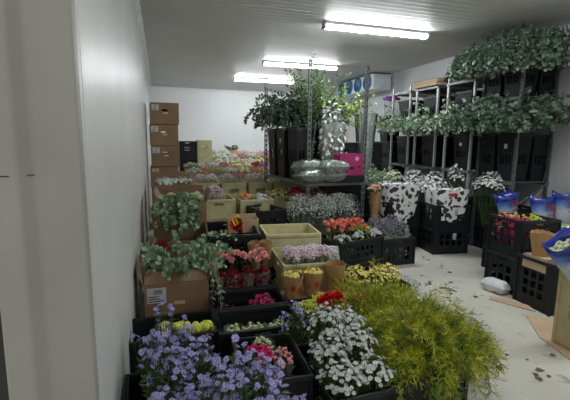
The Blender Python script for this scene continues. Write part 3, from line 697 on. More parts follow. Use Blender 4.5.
# asters: two black crates hidden under them
crate('st2', .34, .46, .29, -.01, 1.66, 0, rad(2), 'black crate under the lavender asters next to the wall', n=3, s=.028)
crate('st2', 0, 0, 0, .27, 1.40, 0, rad(-2), 'black crate under the lavender asters right of the first, nearest the camera', None)
A = [(-.01, 1.66, .53), (.03, 1.60, .50), (-.01, 1.88, .54), (.10, 1.68, .48), (.10, 1.86, .47), (.18, 1.45, .45), (.30, 1.50, .55), (.36, 1.42, .50), (.24, 1.32, .47), (.38, 1.30, .45), (-.04, 1.42, .43), (.10, 1.47, .41)]
W = ['touching the wall, highest on the left', 'at the bottom left corner, second from the wall', 'in the back left, below the labelled box', 'in the middle left of the mass', 'thin and low before the yellow green buds', 'lowest at the bottom edge, left of centre', 'tallest on the right, before the pale green crate',
     'on the right beside the crimson roses', 'at the bottom edge in the middle of the right mass', 'at the bottom right by the rose crate', 'nearest the camera of those against the wall', 'dense and low at the bottom edge, right of the wall bunches']
for i, (x, y, h) in enumerate(A):
    bunch('ast%d' % (i % 3), (x, y, .012), i*1.1, 'lavender aster bunch '+W[i], 'flowers', 'lavender asters', name='aster_bunch', kind='aster', hm='aster', n=66, rx=.13, ry=.13, h=.56, dome=.19, size=.0158, nleaf=150, lsize=.034, jit=.05, clump=5, indiv=True, cm='asterc', foot=.3, sc=(.8 if i == 0 else .95, .95, h/.54))
crate('st3', .32, .42, .29, .505, 1.87, 0, rad(-3), 'black crate of sleeved roses between asters and white chrysanthemums', n=4, s=.028)
bunch('rose', (.44, 1.80, .012), 0, 'crimson magenta rose bunch rising at the right of the asters', 'flowers', kind='ruffle', hm='mag', n=7, rx=.055, ry=.05, h=.36, dome=.03, size=.032, nleaf=10, name='rose_bunch', indiv=True)
bunch('prose', (.56, 1.80, .012), 0, 'sleeved bunch of dull pink stems beside the crimson roses', 'flowers', kind='bit', hm='pink', n=30, rx=.05, ry=.07, h=.33, dome=.06, size=.012, nleaf=36, leafm='brown', sleeve='clear')
bunch('prose2', (.50, 1.98, .012), 0, 'sleeved bunch of pale green stems behind the crimson roses', 'flowers', kind='bit', hm='pgreen', n=30, rx=.06, ry=.06, h=.31, dome=.06, size=.013, nleaf=30, leafm='leaf', sleeve='clear')
bunch('ast1', (.72, 2.10, .0), 2, 'sparse pale lavender aster bunch left of the scarlet bouquet', 'flowers', sc=(.7, .7, .80))

# ================================================================== WHITE CHRYSANTHEMUMS, FERN
crate('wc', .35, .50, .27, .855, 1.72, 0, rad(3), 'black crate brimming with white chrysanthemums at the bottom edge', n=4, s=.028)
for i, (x, y, h) in enumerate(((.77, 1.57, .34), (.93, 1.57, .34), (.78, 1.72, .40), (.94, 1.74, .41), (.83, 1.88, .48), (.95, 1.90, .45))):
    bunch('wm%d' % (i % 2), (x, y, .012), i*1.7, 'white chrysanthemum spray '+('at the front left of its crate', 'at the front right of its crate', 'in the middle left of its crate', 'in the middle right of its crate', 'at the back left, reaching up to the red bouquet', 'at the back right under the feathery greenery')[i],
          'flowers', 'white chrysanthemums', name='chrysanthemum_bunch', kind='mum', hm='whitef', n=96, rx=.098, ry=.105, h=.44, dome=.07, size=.0142, nleaf=70, lsize=.03, jit=.035, indiv=True, sc=(1, 1, h/.44))
crate('fc', .36, .50, .28, 1.24, 1.74, 0, rad(2), 'black crate under the feathery greenery nearest the camera', n=4, s=.028)
crate('fc', 0, 0, 0, 1.40, 2.28, 0, rad(3), 'black crate under the rear feathery greenery')
mk1 = lambda: make_fern('fern_bunch', 135, 'fern', .36, 1.6, 1.35, up_=.7, needle=.036)
mk2 = lambda: make_fern('fern_bunch', 90, 'fernd', .30, 1.5, 1.3, up_=.85)
inst('fern1', mk1, (1.34, 1.74, .28), 0, 'front bunch of feathery yellow green foliage arching over the crate', 'foliage', 'feathery foliage', sc=.92)
inst('fern1', mk1, (1.36, 2.28, .20), 2.1, 'rear bunch of feathery yellow green foliage near the yellow flowers', 'foliage', 'feathery foliage', sc=.95)
inst('fern2', mk2, (1.54, 2.02, .16), 1, 'deeper green feathery bunch on the aisle side of the crates', 'foliage', 'feathery foliage')
inst('fern3', lambda: make_fern('fern_bunch', 22, 'leafy', .24, 1.3, 1.8, up_=.6), (1.16, 1.70, .20), 1, 'golden tipped feathery bunch drooping over the front crate corner', 'foliage', 'feathery foliage')

# ================================================================== LIME FILLER, RED BOUQUET, KRAFT BAGS, BEIGE CRATES
crate('lc', .48, .36, .27, 1.06, 2.40, 0, rad(2), 'black crate holding the lime green filler and the red bouquet', n=4, s=.028)
for i, (x, y) in enumerate(((.92, 2.40), (1.06, 2.50), (1.20, 2.46))):
    bunch('lime', (x, y, .012), i*1.2, ('left', 'middle', 'right')[i]+' lime green filler bunch in front of the kraft bags', 'flowers', 'lime green filler', kind='bit', hm='ygreen', n=300, rx=.13, ry=.10, h=.30, dome=.07, size=.0085, nleaf=60, leafm='leafy', lsize=.03)
bunch('redb', (1.04, 2.28, .012), 0, 'scarlet bouquet behind the white chrysanthemums', 'bouquet', name='red_bouquet', kind='ruffle', hm='red', n=12, rx=.10, ry=.07, h=.38, dome=.05, size=.040, nleaf=12, indiv=True)
bunch('redo', (1.22, 2.28, .012), 0, 'smaller orange red bouquet right of the scarlet one', 'bouquet', kind='ruffle', hm='orange', indiv=True, n=7, rx=.06, ry=.05, h=.35, dome=.04, size=.028, nleaf=12, leafm='crim')
crate('kc2', .50, .24, .215, 1.08, 2.72, 0, rad(-3), 'low beige crate under the three kraft bags', bm='beige', rm='beige', rows=0, name='flower_crate')
b = MB(); b.box(-.25, .25, -.13, .13, 0, .01); o = b.build('cardboard_sheet', K['cardl'], None, (1.08, 2.72, .217), rad(-3)); tag(o, 'cardboard sheet under the three kraft bags', 'cardboard')
KB = [(.90, 2.69, 'leftmost kraft bag with red star print, filled with yellow blossoms'), (1.07, 2.72, 'middle kraft bag with red star print, filled with yellow blossoms'), (1.26, 2.73, 'rightmost kraft bag with red star print, open and empty, tallest')]
for i, (x, y, lb) in enumerate(KB):
    inst('kbag', lambda: sleeve_bag(.19, .082), (x, y, .229), (-.25, .15, .35)[i], lb, 'bag', 'three kraft bags', sc=(1, 1, (1, 1, 1.22)[i]))
for i in range(2):
    bunch('yfill', (KB[i][0], KB[i][1], .235), i, 'pale yellow blossoms inside the %s kraft bag' % ('leftmost', 'middle')[i], 'flowers', 'yellow blossoms in kraft bags', kind='mum', indiv=True, hm='yellow', n=26, rx=.066, ry=.066, h=.19, dome=.015, size=.02, nleaf=6, foot=.6)
for i in range(2): low(1.10+.005*i, 3.08, i*.222, rad(-4), '%s beige crate of the stack holding pale pink bunches' % ('lower', 'upper')[i])
for i in range(4):
    bunch('pp', (.98+.085*i, 2.97+.0*i, .232), i*1.3, ('leftmost', 'second from the left', 'third from the left', 'rightmost')[i]+' sleeved pale pink feathery bunch behind the kraft bags', 'flowers', 'pale pink bunches', kind='bit', hm='palepink', n=260, rx=.060, ry=.15, h=.30, dome=.05, size=.0105, nleaf=40, leafm='palepink', lsize=.03, sleeve='clear', foot=.8)
for i in range(3): crate('eb', .50, .44, .18, 1.17, 3.62, i*.182, rad(-6), ('lowest beige crate of the stack behind the pale pink bunches', 'middle beige crate of the stack behind the pale pink bunches', 'empty open beige crate on top of its stack behind the pale pink bunches')[i], 'stacked plain beige crates', bm='beige', rm='beige', rows=0, name='flower_crate')

# yellow flowers + sleeves right of kraft bags
crate('yc', .46, .40, .25, 1.66, 2.86, 0, rad(4), 'low black crate under the yellow flowers beside the kraft bags', n=4, s=.028)
for i, (x, y) in enumerate(((1.52, 2.86), (1.66, 2.78), (1.80, 2.84))):
    bunch('yel', (x, y, .012), i*1.7, ('left', 'middle', 'right')[i]+' pale yellow flower bunch right of the kraft bags', 'flowers', 'pale yellow bunches', kind='mum', hm='yellow', n=90, rx=.11, ry=.13, h=.35, dome=.08, size=.015, nleaf=26, leafm='cream')
# clear plastic laid in front of the tulip crates
def pillow(name, w, d, h, m, seed=1, n=14):
    b = MB(); vs = []; 
    for s in (1, -1):
        for i in range(n+1):
            for j in range(n+1):
                u = i/n*2-1; v = j/n*2-1; e = max(0, (1-u**4)*(1-v**4))**.5
                z = s*h/2*e*(1+.35*NZ.noise(V((u*2.2+seed, v*2.2, s)))) ; vs.append((u*w/2*(1+.04*NZ.noise(V((v*3, seed, 0)))), v*d/2*(1+.05*NZ.noise(V((u*3, seed, 3)))), z+h/2+.12*h*NZ.noise(V((u*6, v*6, seed)))*e))
    k = (n+1)**2; fs = []
    for i in range(n):
        for j in range(n):
            a = i*(n+1)+j; fs.append((a, a+n+1, a+n+2, a+1)); fs.append((k+a, k+a+1, k+a+n+2, k+a+n+1))
    b.add(vs, fs); o = b.build(name, m, smooth=True); return o
o = pillow('plastic_wrap', .55, .34, .14, K['mist'], 4); o.location = (1.98, 3.10, .0); o.rotation_euler = (0, 0, .35); tag(o, 'crumpled clear plastic wrap on the floor before the tulip crate', 'plastic')

# ================================================================== TULIP, STATICE, COW-SPOT CRATES
for i in range(2): crate('tu', .58, .40, .22, 1.80, 3.60, i*.222, rad(18), ('lower black crate of the pair under the red tulips', 'upper black crate of red tulips and white blooms')[i], 'tulip crates', n=5, rows=2, s=.042, zc=.45)
for i, (u, m_) in enumerate(((-.20, 'coral'), (-.05, 'coral'), (.10, 'coral'), (.22, 'ygreen'))):
    x = 1.80+u*cos(rad(18)); y = 3.62+u*sin(rad(18))
    bunch('tul'+m_, (x, y, .234), i, ('leftmost red tulip bunch in the black crate', 'second red tulip bunch from the left', 'third red tulip bunch from the left', 'yellow green tulip bunch at the right end of the crate')[i], 'flowers', 'tulip bunches', name='tulip_bunch', kind='cup', indiv=True, hm=m_, n=14, rx=.085, ry=.10, h=.31, dome=.05, size=.036, nleaf=16, leafm='leafy', foot=.8, sc=(1, 1, .86 if m_ == 'ygreen' else 1.12))
for i, u in enumerate((-.22, .0, .24)):
    x = 1.84+u*cos(rad(18)); y = 3.47+u*sin(rad(18))
    bunch('tw_', (x, y, .234), i, ('left', 'middle', 'right')[i]+' white bloom bunch in front of the red tulips', 'flowers', 'white blooms before the tulips', kind='ruffle', indiv=True, hm='whitef', n=9, rx=.08, ry=.05, h=.25, dome=.03, size=.028, nleaf=18, leafm='pgreen')
o = pillow('plastic_sleeve', .22, .30, .16, K['mist'], 9); o.location = (1.44, 3.30, .26); o.rotation_euler = (rad(50), 0, -.2); tag(o, 'misted plastic sleeve at the left end of the tulip crate', 'plastic')
o2 = crate('ps', .26, .30, .26, 1.46, 3.34, 0, rad(18), 'small black crate under the misted plastic sleeve', n=3)
crate('gr', .44, .46, .31, 2.52, 4.04, 0, rad(2), 'black crate of grey lavender sprigs with square openings', n=4, rows=2, s=.054, zc=.44)
for i, (x, y) in enumerate(((2.40, 3.94), (2.60, 3.94), (2.42, 4.14), (2.62, 4.14))):
    bunch('gr', (x, y, .012), i*1.3, ('front left', 'front right', 'rear left', 'rear right')[i]+' grey lavender sprig bunch in the crate with square openings', 'flowers', 'grey lavender sprigs', kind='bit', hm='grey', n=230, rx=.12, ry=.13, h=.48, dome=.14, size=.0095, nleaf=110, leafm='grey', lsize=.022, jit=.04, sleeve='mist', sl_h=.33, foot=.8)
# small sprigs left of it, at the trolley post
crate('gr2', .40, .34, .31, 2.22, 4.60, 0, rad(2), 'black crate in the shade behind the tulips', n=4, rows=2, s=.034)
bunch('gr', (2.14, 4.56, .012), 2, 'tall grey lavender sprig bunch behind the tulips', 'flowers', sc=(1, 1, 1.25))
bunch('gr', (2.34, 4.60, .012), 3, 'tall grey lavender sprig bunch by the foremost trolley post', 'flowers', sc=(1, 1, 1.35))

def wrap(w, d, h, m, flare=1.12, wav=.02, name='paper_wrap'):
    b = MB(); n = 40; vs = []
    for i in range(5):
        k = 1+(flare-1)*i/4
        for j in range(n):
            t = 2*pi*j/n; c, s = cos(t), sin(t); e = 4.5; q = (abs(c)**e+abs(s)**e)**(-1/e)
            vs.append((c*q*w/2*k+wav*sin(t*7+i)*.3, s*q*d/2*k+wav*cos(t*6+i)*.3, h*i/4+(wav*sin(t*5) if i == 4 else 0)))
    b.add(vs, [(i*n+j, i*n+(j+1) % n, (i+1)*n+(j+1) % n, (i+1)*n+j) for i in range(4) for j in range(n)]); return b
def cow(loc, rz, lb, w, d, h, red=False):
    t = empty('wrapped_flowers', loc, rz); tag(t, lb, 'flowers', 'black and white spotted wraps')
    solidify(wrap(w*.86, d*.9, h+.26, K['spots'], 1.22).build('paper_wrap', K['spots'], t, (0, 0, -.26)), .003)
    nx = 3
    for i in range(nx):
        g = wrap(w/nx*.95, d*.9, .05, None, 1.0, .01); g.lathe([(w/nx*.42, .045), (w/nx*.25, .06), (.001, .065)], 20, 0)
        o = g.build('sleeve_top', K['spots'] if i != 1 else K['white'], t, ((i-1)*w/nx, 0, h-.05))
    if red: b = MB(); b.box(-.09, .03, -d/2*1.08-.006, -d/2*1.08-.002, h*.70, h*.86); b.build('red_sticker', K['redink'], t)
    else:
        pass
    return t
for i in range(2): crate('cw', .46, .40, .31, 3.46, 4.24, i*.312, rad(-8), ('lower black crate of the stack under the spotted wraps by the aisle', 'upper black crate with white tag under the spotted wraps by the aisle')[i], 'black crates under the spotted wraps', n=4, rows=2, s=.052, zc=.60, label=True)
cow((3.46, 4.22, .60), rad(-8), 'black and white spotted flower wraps with a red sticker on the aisle crates', .46, .38, .20, True)
for i in range(2): crate('cw', 0, 0, 0, 2.98, 4.62, i*.312, rad(4), ('lower black crate under the rear spotted wraps', 'upper black crate under the rear spotted wraps')[i], 'black crates under the spotted wraps')
cow((2.98, 4.60, .60), rad(4), 'rear black and white spotted flower wraps left of the stickered ones', .50, .40, .24)
b = MB()
bunch('ored', (2.66, 4.60, .0), 0, 'orange and yellow tulips beside of the rear spotted wraps', 'flowers', kind='cup', indiv=True, hm='peach', n=10, rx=.06, ry=.08, h=.80, dome=.05, size=.036, nleaf=30, leafm='leafy', foot=.7, sleeve='kraft', sl_h=.72)
# ================================================================== CENTRE TROLLEY
TC = (1.967, 5.188); tr = make_trolley(.76, 1.50, 2.29, [.20, .89]); tr.location = (TC[0], TC[1], 0); tr.rotation_euler = (0, 0, rad(5))
tag(tr, 'slotted steel flower trolley in the middle carrying buckets of eucalyptus', 'trolley')
def bucket(w, h, loc, rz, lb, label=False, group='black flower buckets', sc=1):
    return inst('bk%g_%g_%d' % (w, h, label), make_bucket(w, h, label), loc, rz, lb, 'bucket', group, sc)
SZ = .892
BK = [(1.66, 5.62, 'at the far left corner of the middle trolley'), (1.96, 5.64, 'at the far right corner of the middle trolley'), (1.70, 5.30, 'third from the front on the left of the middle trolley, with white tag'), (2.02, 5.28, 'in the inner row of the middle trolley'), (1.76, 4.98, 'left side of the middle trolley behind the plastic bags'), (2.08, 4.94, 'inner side of the middle trolley behind the orchids')]
for i, (x, y, lb) in enumerate(BK): bucket(.28, .66, (x, y, SZ), rad(5), 'black bucket '+lb, label=(i == 2))
e1 = lambda: make_sprays('eucalyptus_bunch', 60, 'eucd', ROUND, .058, .58, .95, 2.0, nl=15, base_r=.10, bias=(.22, 0))
inst('eucC', e1, (1.66, 5.62, SZ+.70), 0, 'dark eucalyptus in the far left bucket of the middle trolley', 'foliage', 'eucalyptus on the middle trolley')
inst('eucC', e1, (1.96, 5.64, SZ+.74), .5, 'dark eucalyptus in the far right bucket of the middle trolley', 'foliage', 'eucalyptus on the middle trolley')
inst('eucC', e1, (1.70, 5.30, SZ+.64), -.4, 'dark eucalyptus hanging over the white tagged bucket', 'foliage', 'eucalyptus on the middle trolley')
inst('eucC', e1, (2.02, 5.28, SZ+.74), .9, 'dark eucalyptus in the inner row of the middle trolley', 'foliage', 'eucalyptus on the middle trolley')
inst('rus', lambda: make_sprays('ruscus_bunch', 30, 'leaf', LONG, .075, .92, .25, .3, nl=24, base_r=.05), (1.88, 4.96, SZ+.55), 0, 'tallest upright bunch of long green leaves on the middle trolley', 'foliage')
inst('pit', lambda: make_sprays('leafy_branches', 30, 'leafy', ROUND, .055, .72, .75, .6, nl=14, base_r=.07), (2.26, 5.22, SZ+.52), 0, 'lime green leafy branches right of the tallest bunch', 'foliage')
bucket(.28, .66, (2.33, 5.30, .892), rad(5), 'black bucket under the lime green branches')
# trailing green on the post
inst('trail', lambda: make_sprays('trailing_greenery', 7, 'euc', LONG, .045, .7, .3, .1, nl=16, up_=-1, base_r=.03), (1.88, 4.72, 1.62), 0, 'greenery trailing down behind the front left post', 'foliage')
# orchids in paper sleeves
def orchids():
    root = make_bunch('orchid_bunch', 'bell', 'whitef', 190, .12, .09, .60, .34, .027, leafm='leaf', nleaf=10, jit=.09, sleeve='mist', sl_h=.5); return root
inst('orch', orchids, (2.10, 4.66, SZ), 0, 'white orchid bunch in a misted sleeve on the middle trolley', 'flowers', sc=(1, 1, 1.42))
inst('orch', orchids, (1.96, 4.62, SZ), 1, 'narrower white orchid bunch nearest the steel post', 'flowers', sc=(.7, .8, 1.45))
bunch('gfil', (2.20, 4.56, SZ), 0, 'short green filler bunch before the orchids', 'foliage', kind='bit', hm='leafy', n=70, rx=.08, ry=.06, h=.34, dome=.1, size=.014, nleaf=60, leafm='leafy', lsize=.05)
# magenta carton
crate('mcu', .34, .18, .09, 2.17, 4.44, SZ, rad(5), 'low black crate under the magenta carton on the middle trolley', rows=0)
mc = empty('magenta_carton', (2.17, 4.42, SZ+.092), rad(5)); tag(mc, 'magenta carton with white emblem at the front of the middle trolley', 'box')
b = MB(); hol = [(-.03, .03, .07, .10), (-.115, -.095, .09, .11), (.095, .115, .09, .11)]
for sg in (-1, 1): wall(b, 'y', sg*.08, -.16, .16, 0, .26, .006, hol if sg < 0 else []); wall(b, 'x', sg*.157, -.077, .077, 0, .24, .006, [])
b.box(-.157, .157, -.077, .077, 0, .006); bevel(b.build('body', K['magcard'], mc), .002)
b = MB()
for k in range(5):
    a = k*1.2566; b.add([(.07+cos(a)*.034, -.085, .20+sin(a)*.034), (.07+cos(a+.5)*.02, -.085, .20+sin(a+.5)*.02), (.07, -.085, .20), (.07+cos(a-.5)*.02, -.085, .20+sin(a-.5)*.02)], [(0, 1, 2, 3)])
b.build('emblem', K['palepink'], mc)
# misted bags on the shelf front
for i, (x, y, z, w_, lb) in enumerate(((1.80, 4.42, SZ+.005, .60, 'lower misted plastic bag lying on the trolley shelf'), (1.70, 4.50, SZ+.105, .36, 'upper misted plastic bag on the trolley shelf, pushed left'), (1.93, 4.38, SZ+.105, .36, 'upper misted plastic bag on the trolley shelf, beside the magenta carton'))):
    o = pillow('plastic_bag', w_, .34, .16, K['foil'], i*3+1); o.location = (x, y, z); o.rotation_euler = (rad(-6), 0, .1*i); tag(o, lb, 'bag', 'misted plastic bags')
# black liner hanging under the bags
o = pillow('black_sack', .62, .30, .16, K['navy'], 5); o.location = (2.20, 4.62, .75); tag(o, 'black sack hanging below the magenta carton', 'bag')
# gypsophila
crate('gy', .40, .32, .32, 1.72, 4.62, .205, rad(7), 'black crate of gypsophila on the trolley base, left', n=4, s=.03)
crate('gy', 0, 0, 0, 2.12, 4.62, .205, rad(7), 'black crate of gypsophila on the trolley base, right')
gk = dict(kind='bit', hm='gyps', n=700, rx=.19, ry=.16, h=.44, dome=.14, size=.0088, nleaf=200, leafm='gyps', lsize=.022, jit=.07, stemm='gstem', name='gypsophila_bunch')
for i, (x, y) in enumerate(((1.60, 4.46), (1.84, 4.44), (2.08, 4.46))):
    bunch('gyp', (x, y, .26), i*1.4, ('airy white gypsophila left of the steel post', 'airy white gypsophila right of the steel post', 'airy white gypsophila behind the red tulips')[i], 'flowers', 'gypsophila', **gk)
crate('gy2', .42, .36, .27, 1.40, 4.66, 0, rad(7), 'black crate on the floor beside the middle trolley', n=4, s=.03) if False else None
bunch('cor', (2.04, 4.80, .215), 0, 'coral flowers under the trolley shelf beside the post', 'flowers', kind='ruffle', indiv=True, hm='coral', n=12, rx=.07, ry=.07, h=.60, dome=.06, size=.034, nleaf=8)
bunch('lsp', (2.34, 4.84, .0), 0, 'lime green upright sprigs near the right trolley post', 'flowers', kind='bit', hm='ygreen', n=90, rx=.10, ry=.10, h=.86, dome=.20, size=.012, nleaf=70, leafm='leafy', lsize=.05)

# ================================================================== BETWEEN THE TROLLEYS
def tallst(x, y, n, where):
    for i in range(n): crate('ts', .40, .40, .34, x, y, i*.342, 0, 'black crate %s of the stack %s' % (('at the bottom', 'second from the floor', 'third from the floor', 'fourth from the floor')[i], where), 'black crates between the trolleys', n=3, s=.034)
tallst(2.78, 5.98, 4, 'right behind the middle trolley'); tallst(3.30, 6.10, 4, 'left of the right hand trolleys')
o = carton('tile', (2.74, 5.86, 1.37), 0, 'small tan carton on the black crates right of the orchids', .17, .16, .20, closed=True, label=False, tape=False, mk='cardl', hand=False)
for i, (x, y) in enumerate(((2.50, 5.50), (3.08, 5.66))):
    t = bunch('foilb', (x, y, .0), i, ('silver green sleeved bunch right of the orchids', 'tall silver green sleeved bunch leaning by the middle trolley post', 'silver green sleeved bunch next to the purple flowers')[i], 'flowers', 'silver sleeved bunches', kind='bit', hm='gyps', n=60, rx=.17, ry=.13, h=1.72, dome=.1, size=.013, nleaf=30, leafm='euc', sleeve='foil', sl_h=1.78, foot=.3, sc=((.6, .6, .93), (.9, .9, 1.02))[i])
inst('yg', lambda: make_sprays('leafy_branches', 18, 'leafy', LONG, .07, .34, 1.0, 1.0, nl=10), (3.28, 6.06, 1.52), 0, 'yellow green leaves on top of the crates left of the purple flowers', 'foliage')
bucket(.28, .46, (3.28, 6.08, 1.37), 0, 'black bucket of yellow green leaves on the crate stack')
inst('mb', lambda: make_sprays('green_bush', 46, 'euc', LONG, .07, .42, 1.1, 1.4, nl=12, up_=.8), (2.72, 5.26, .72), 0, 'mid green leafy bush behind the rear spotted wraps', 'foliage')
inst('mb', lambda: 0, (3.10, 5.32, .70), 2, 'mid green leafy bush right behind the rear spotted wraps', 'foliage')
for x, y, t in ((2.72, 5.26, 'left'), (3.12, 5.34, 'right')):
    for i in range(2): crate('ts', 0, 0, 0, x, y, i*.342, 0, '%s black crate under the %s leafy bush' % (('lower', 'upper')[i], t), 'black crates between the trolleys')
bunch('pw', (3.36, 5.30, .0), 1, 'cream white flowers between the leafy bush and the right trolleys', 'flowers', kind='mum', hm='cream', n=40, rx=.15, ry=.15, h=.95, dome=.12, size=.03, nleaf=60, leafm='leaf')

# ================================================================== RIGHT TROLLEYS
TY = [(4.58, 'nearest'), (5.30, 'second'), (5.98, 'third')]
for i, (y, nm) in enumerate(TY):
    t = copy_tree(tr2) if i else make_trolley(.62, .50, 2.29, [.16, 1.02, 1.60, 2.20], slots=False)
    tr2 = t if i == 0 else tr2
    t.location = (4.19, y, 0); tag(t, '%s steel trolley against the right wall, holding black buckets' % nm, 'trolley', 'steel trolleys by the right wall')
    for j, x in enumerate((4.03, 4.34)):
        if y < 4.8: lvl = ((1.022, 'middle shelf'), (1.602, 'third shelf'), (.162, 'base'))
        else: lvl = ((1.022, 'middle shelf'), (1.602, 'third shelf'), (.162, 'base'))
        for z, w_ in lvl:
            bucket(.29, .46, (x, y-.05, z), 0, 'black bucket on the %s of the %s right trolley, %s side' % (w_, nm, ('aisle', 'wall')[j]), label=(i == 0 and j == 0), group='black buckets on the right trolleys')
eM = lambda: make_sprays('eucalyptus_bunch', 72, 'eucp', ROUND, .060, .58, 1.1, 1.5, nl=13, base_r=.12, bias=(-.2, -.15), up_=1.05, xmax=.32)
for i, (x, y) in enumerate(((4.14, 4.58), (4.08, 5.2), (4.03, 5.9))):
    inst('eucM', eM, (x, y, 1.50), (0, .12, -.1)[i], 'pale eucalyptus spilling from the %s right trolley over the aisle' % TY[i][1], 'foliage', 'pale eucalyptus on the right trolleys')
# top cartons
carton('tc', (4.14, 5.30, 2.205), 0, 'light flat cardboard tray on top of the second right trolley', .66, .56, .05, closed=True, mk='cardl', label=False, tape=False, hand=False)
carton('tc2', (4.16, 5.30, 2.257), 0, 'upper light cardboard tray lying on the first one', .68, .58, .045, closed=True, mk='cardl', label=False, tape=False, hand=False)
carton('tc3', (4.24, 4.64, 2.205), 0, 'dark brown flat carton on top of the nearest right trolley', .52, .40, .05, closed=True, label=False, tape=False, hand=False)
carton('tc4', (4.22, 4.64, 2.257), 0, 'brown cardboard lid above the dark flat carton on the nearest right trolley', .54, .42, .035, closed=True, label=False, tape=False, hand=False)
bucket(.29, .46, (4.03, 6.55, 1.386), 0, 'black bucket of purple flowers past the third right trolley')
bunch('purp', (4.0, 6.5, 1.40), 0, 'purple flowers in the top bucket behind the third right trolley', 'flowers', kind='bit', hm='purple', n=90, rx=.16, ry=.12, h=.78, dome=.05, size=.02, nleaf=10)
for i, y in enumerate((6.55, 6.95)):
    for j in range(3): bucket(.36, .46, (4.1, y, j*.462), 0, 'black bucket %s in the %s column past the third right trolley' % (('on the floor', 'second up', 'third up')[j], ('near', 'far')[i]), group='black buckets past the trolleys')
# daisies at trolley foot
for i, (x, y, h) in enumerate(((3.68, 4.74, .88), (4.05, 4.62, .95), (3.98, 4.02, .60), (3.64, 5.15, .88))):
    bucket(.29, .46, (x, y, .162 if i in (1,) else .0), 0, 'black bucket under the white daisies, %s' % ('left of the front post', 'on the nearest trolley base', 'right of the nearest trolley', 'behind the rear of the spotted wraps')[i]) if i in (0, 3) else None
    bunch('dai', (x, y, (.03, .17, .33, .03)[i]), i, 'white daisy bunch '+('just left of the foremost right trolley post', 'right of the foremost right trolley post', 'lowest on the right, beside the blue wraps', 'farthest back behind the spotted wraps')[i], 'flowers', 'white daisies', name='daisy_bunch', kind='daisy', hm='whitef', n=280, rx=.24, ry=.21, h=.78, dome=.18, size=.021, nleaf=60, leafm='fernd', lsize=.035, jit=.05, sc=(1, 1, h/.76) if i != 2 else (.95, .85, .86))

# ================================================================== SHELVING ON THE FAR RIGHT
sh = empty('shelving_rack', (4.26, 4.02, 0)); tag(sh, 'dark steel rack with perforated uprights on the far right wall', 'rack')
for sx in (-1, 1):
    for sy in (-1, 1):
        p = MB(); cx, cy = sx*.26, sy*.29; z = 0
        for s2 in (-1, 1): p.box(cx-.012, cx+.012, cy+s2*.014-.005, cy+s2*.014+.005, 0, 2.42)
        while z < 2.4: p.box(cx-.010, cx+.010, cy-.01, cy+.01, z, z+.022); z += .045
        p.build('upright', K['steeld'], sh)
for z in (.93, 1.93):
    p = MB(); p.box(-.27, .27, -.30, .30, z-.014, z); p.box(-.285, -.272, -.31, .31, z-.04, z); p.box(.272, .285, -.31, .31, z-.04, z); bevel(p.build('shelf', K['steeld'], sh), .002)
p = MB(); p.tube([(-.25, -.31, .62), (.25, -.31, .90)], .012, 6); p.build('brace', K['steel'], sh)
for j, z in enumerate((.932, 1.932)):
    for i in range(2):
        for q, x in enumerate((4.12, 4.405)):
            bucket(.27, (.56, .44)[j], (x, 3.875+i*.288, z), 0, 'black bucket, %s shelf of the dark rack, %s, %s side' % (('lower', 'top')[j], ('nearer', 'farther')[i], ('aisle', 'wall')[q]), label=(q == 0 and i == 0), group='black buckets on the dark rack')
eR = lambda: make_sprays('eucalyptus_bunch', 76, 'eucd', ROUND, .058, .58, 1.1, 1.5, nl=13, base_r=.12, bias=(-.25, -.1), up_=1.05, xmax=.38)
eT = lambda: make_sprays('eucalyptus_bunch', 80, 'eucd', ROUND, .058, .58, 1.5, 2.4, nl=12, base_r=.12, bias=(-.45, -.1), up_=.95, xmax=.38)
eP = lambda: 0
for i in range(3):
    y = 3.76+i*.23
    inst('eucR', eR, (4.02, y, 1.52), (.1, 0, -.08)[i], 'dark eucalyptus hanging from the lower shelf of the dark rack, %s part' % ('nearest', 'middle', 'farthest')[i], 'foliage', 'eucalyptus on the dark rack')
    inst('eucT', eT, (4.02, y, 2.34), (-.1, .08, 0)[i], 'dark eucalyptus under the ceiling on the top shelf of the dark rack, %s part' % ('nearest', 'middle', 'farthest')[i], 'foliage', 'eucalyptus on the dark rack')
inst('eucT', eT, (4.03, 3.60, 2.30), .05, 'dark eucalyptus under the ceiling at the right picture edge', 'foliage')
inst('eucR', eR, (4.0, 3.66, 1.52), -.05, 'dark eucalyptus along the wall at the right picture edge', 'foliage')
inst('eucT', eT, (3.98, 4.36, 2.32), .1, 'eucalyptus reaching left from the rack towards the ceiling', 'foliage', sc=.8)
for i in range(2):
    crate('rk', .40, .36, .30, 4.22, 3.90+i*.37, .0, 0, 'black crate on the floor under the dark rack, %s one' % ('nearer', 'farther')[i], None, n=4)
    crate('rk', 0, 0, 0, 4.22, 3.90+i*.37, .302, 0, 'black crate stacked under the lower shelf of the dark rack, %s one' % ('nearer', 'farther')[i], None)

# ================================================================== RIGHT FOREGROUND
for i in range(2): crate('r1', .42, .38, .35, 3.28, 2.89, i*.352, rad(-3), ('lower black crate of the stack right of the aisle', 'upper black crate with magenta sleeves showing through its openings')[i], 'black crates right of the aisle', n=4, rows=2, s=.056, zc=.50)
for i, (x, y, k) in enumerate(((3.15, 2.98, 'coral'), (3.15, 2.82, 'mag'), (3.28, 2.97, 'ygreen'), (3.29, 2.80, 'ygreen'), (3.40, 2.90, 'ygreen'))):
    bunch('r'+k, (x, y, .364), i, ('coral flower bunch at the back of the aisle crate', 'magenta bunch inside the aisle crate, near its corner', 'yellow green tulip bunch at the back of the aisle crate', 'yellow green tulip bunch at the front of the aisle crate', 'yellow green tulip bunch at the right of the aisle crate')[i], 'flowers', None, kind='cup', indiv=True, hm=k, n=14, rx=.08, ry=.09, h=.325, dome=.02, size=.022, nleaf=20, leafm='crim' if k in ('mag',) else 'leafy', foot=.9, sleeve='magcard' if k in ('mag', 'coral') else 'clear', sl_h=.30)
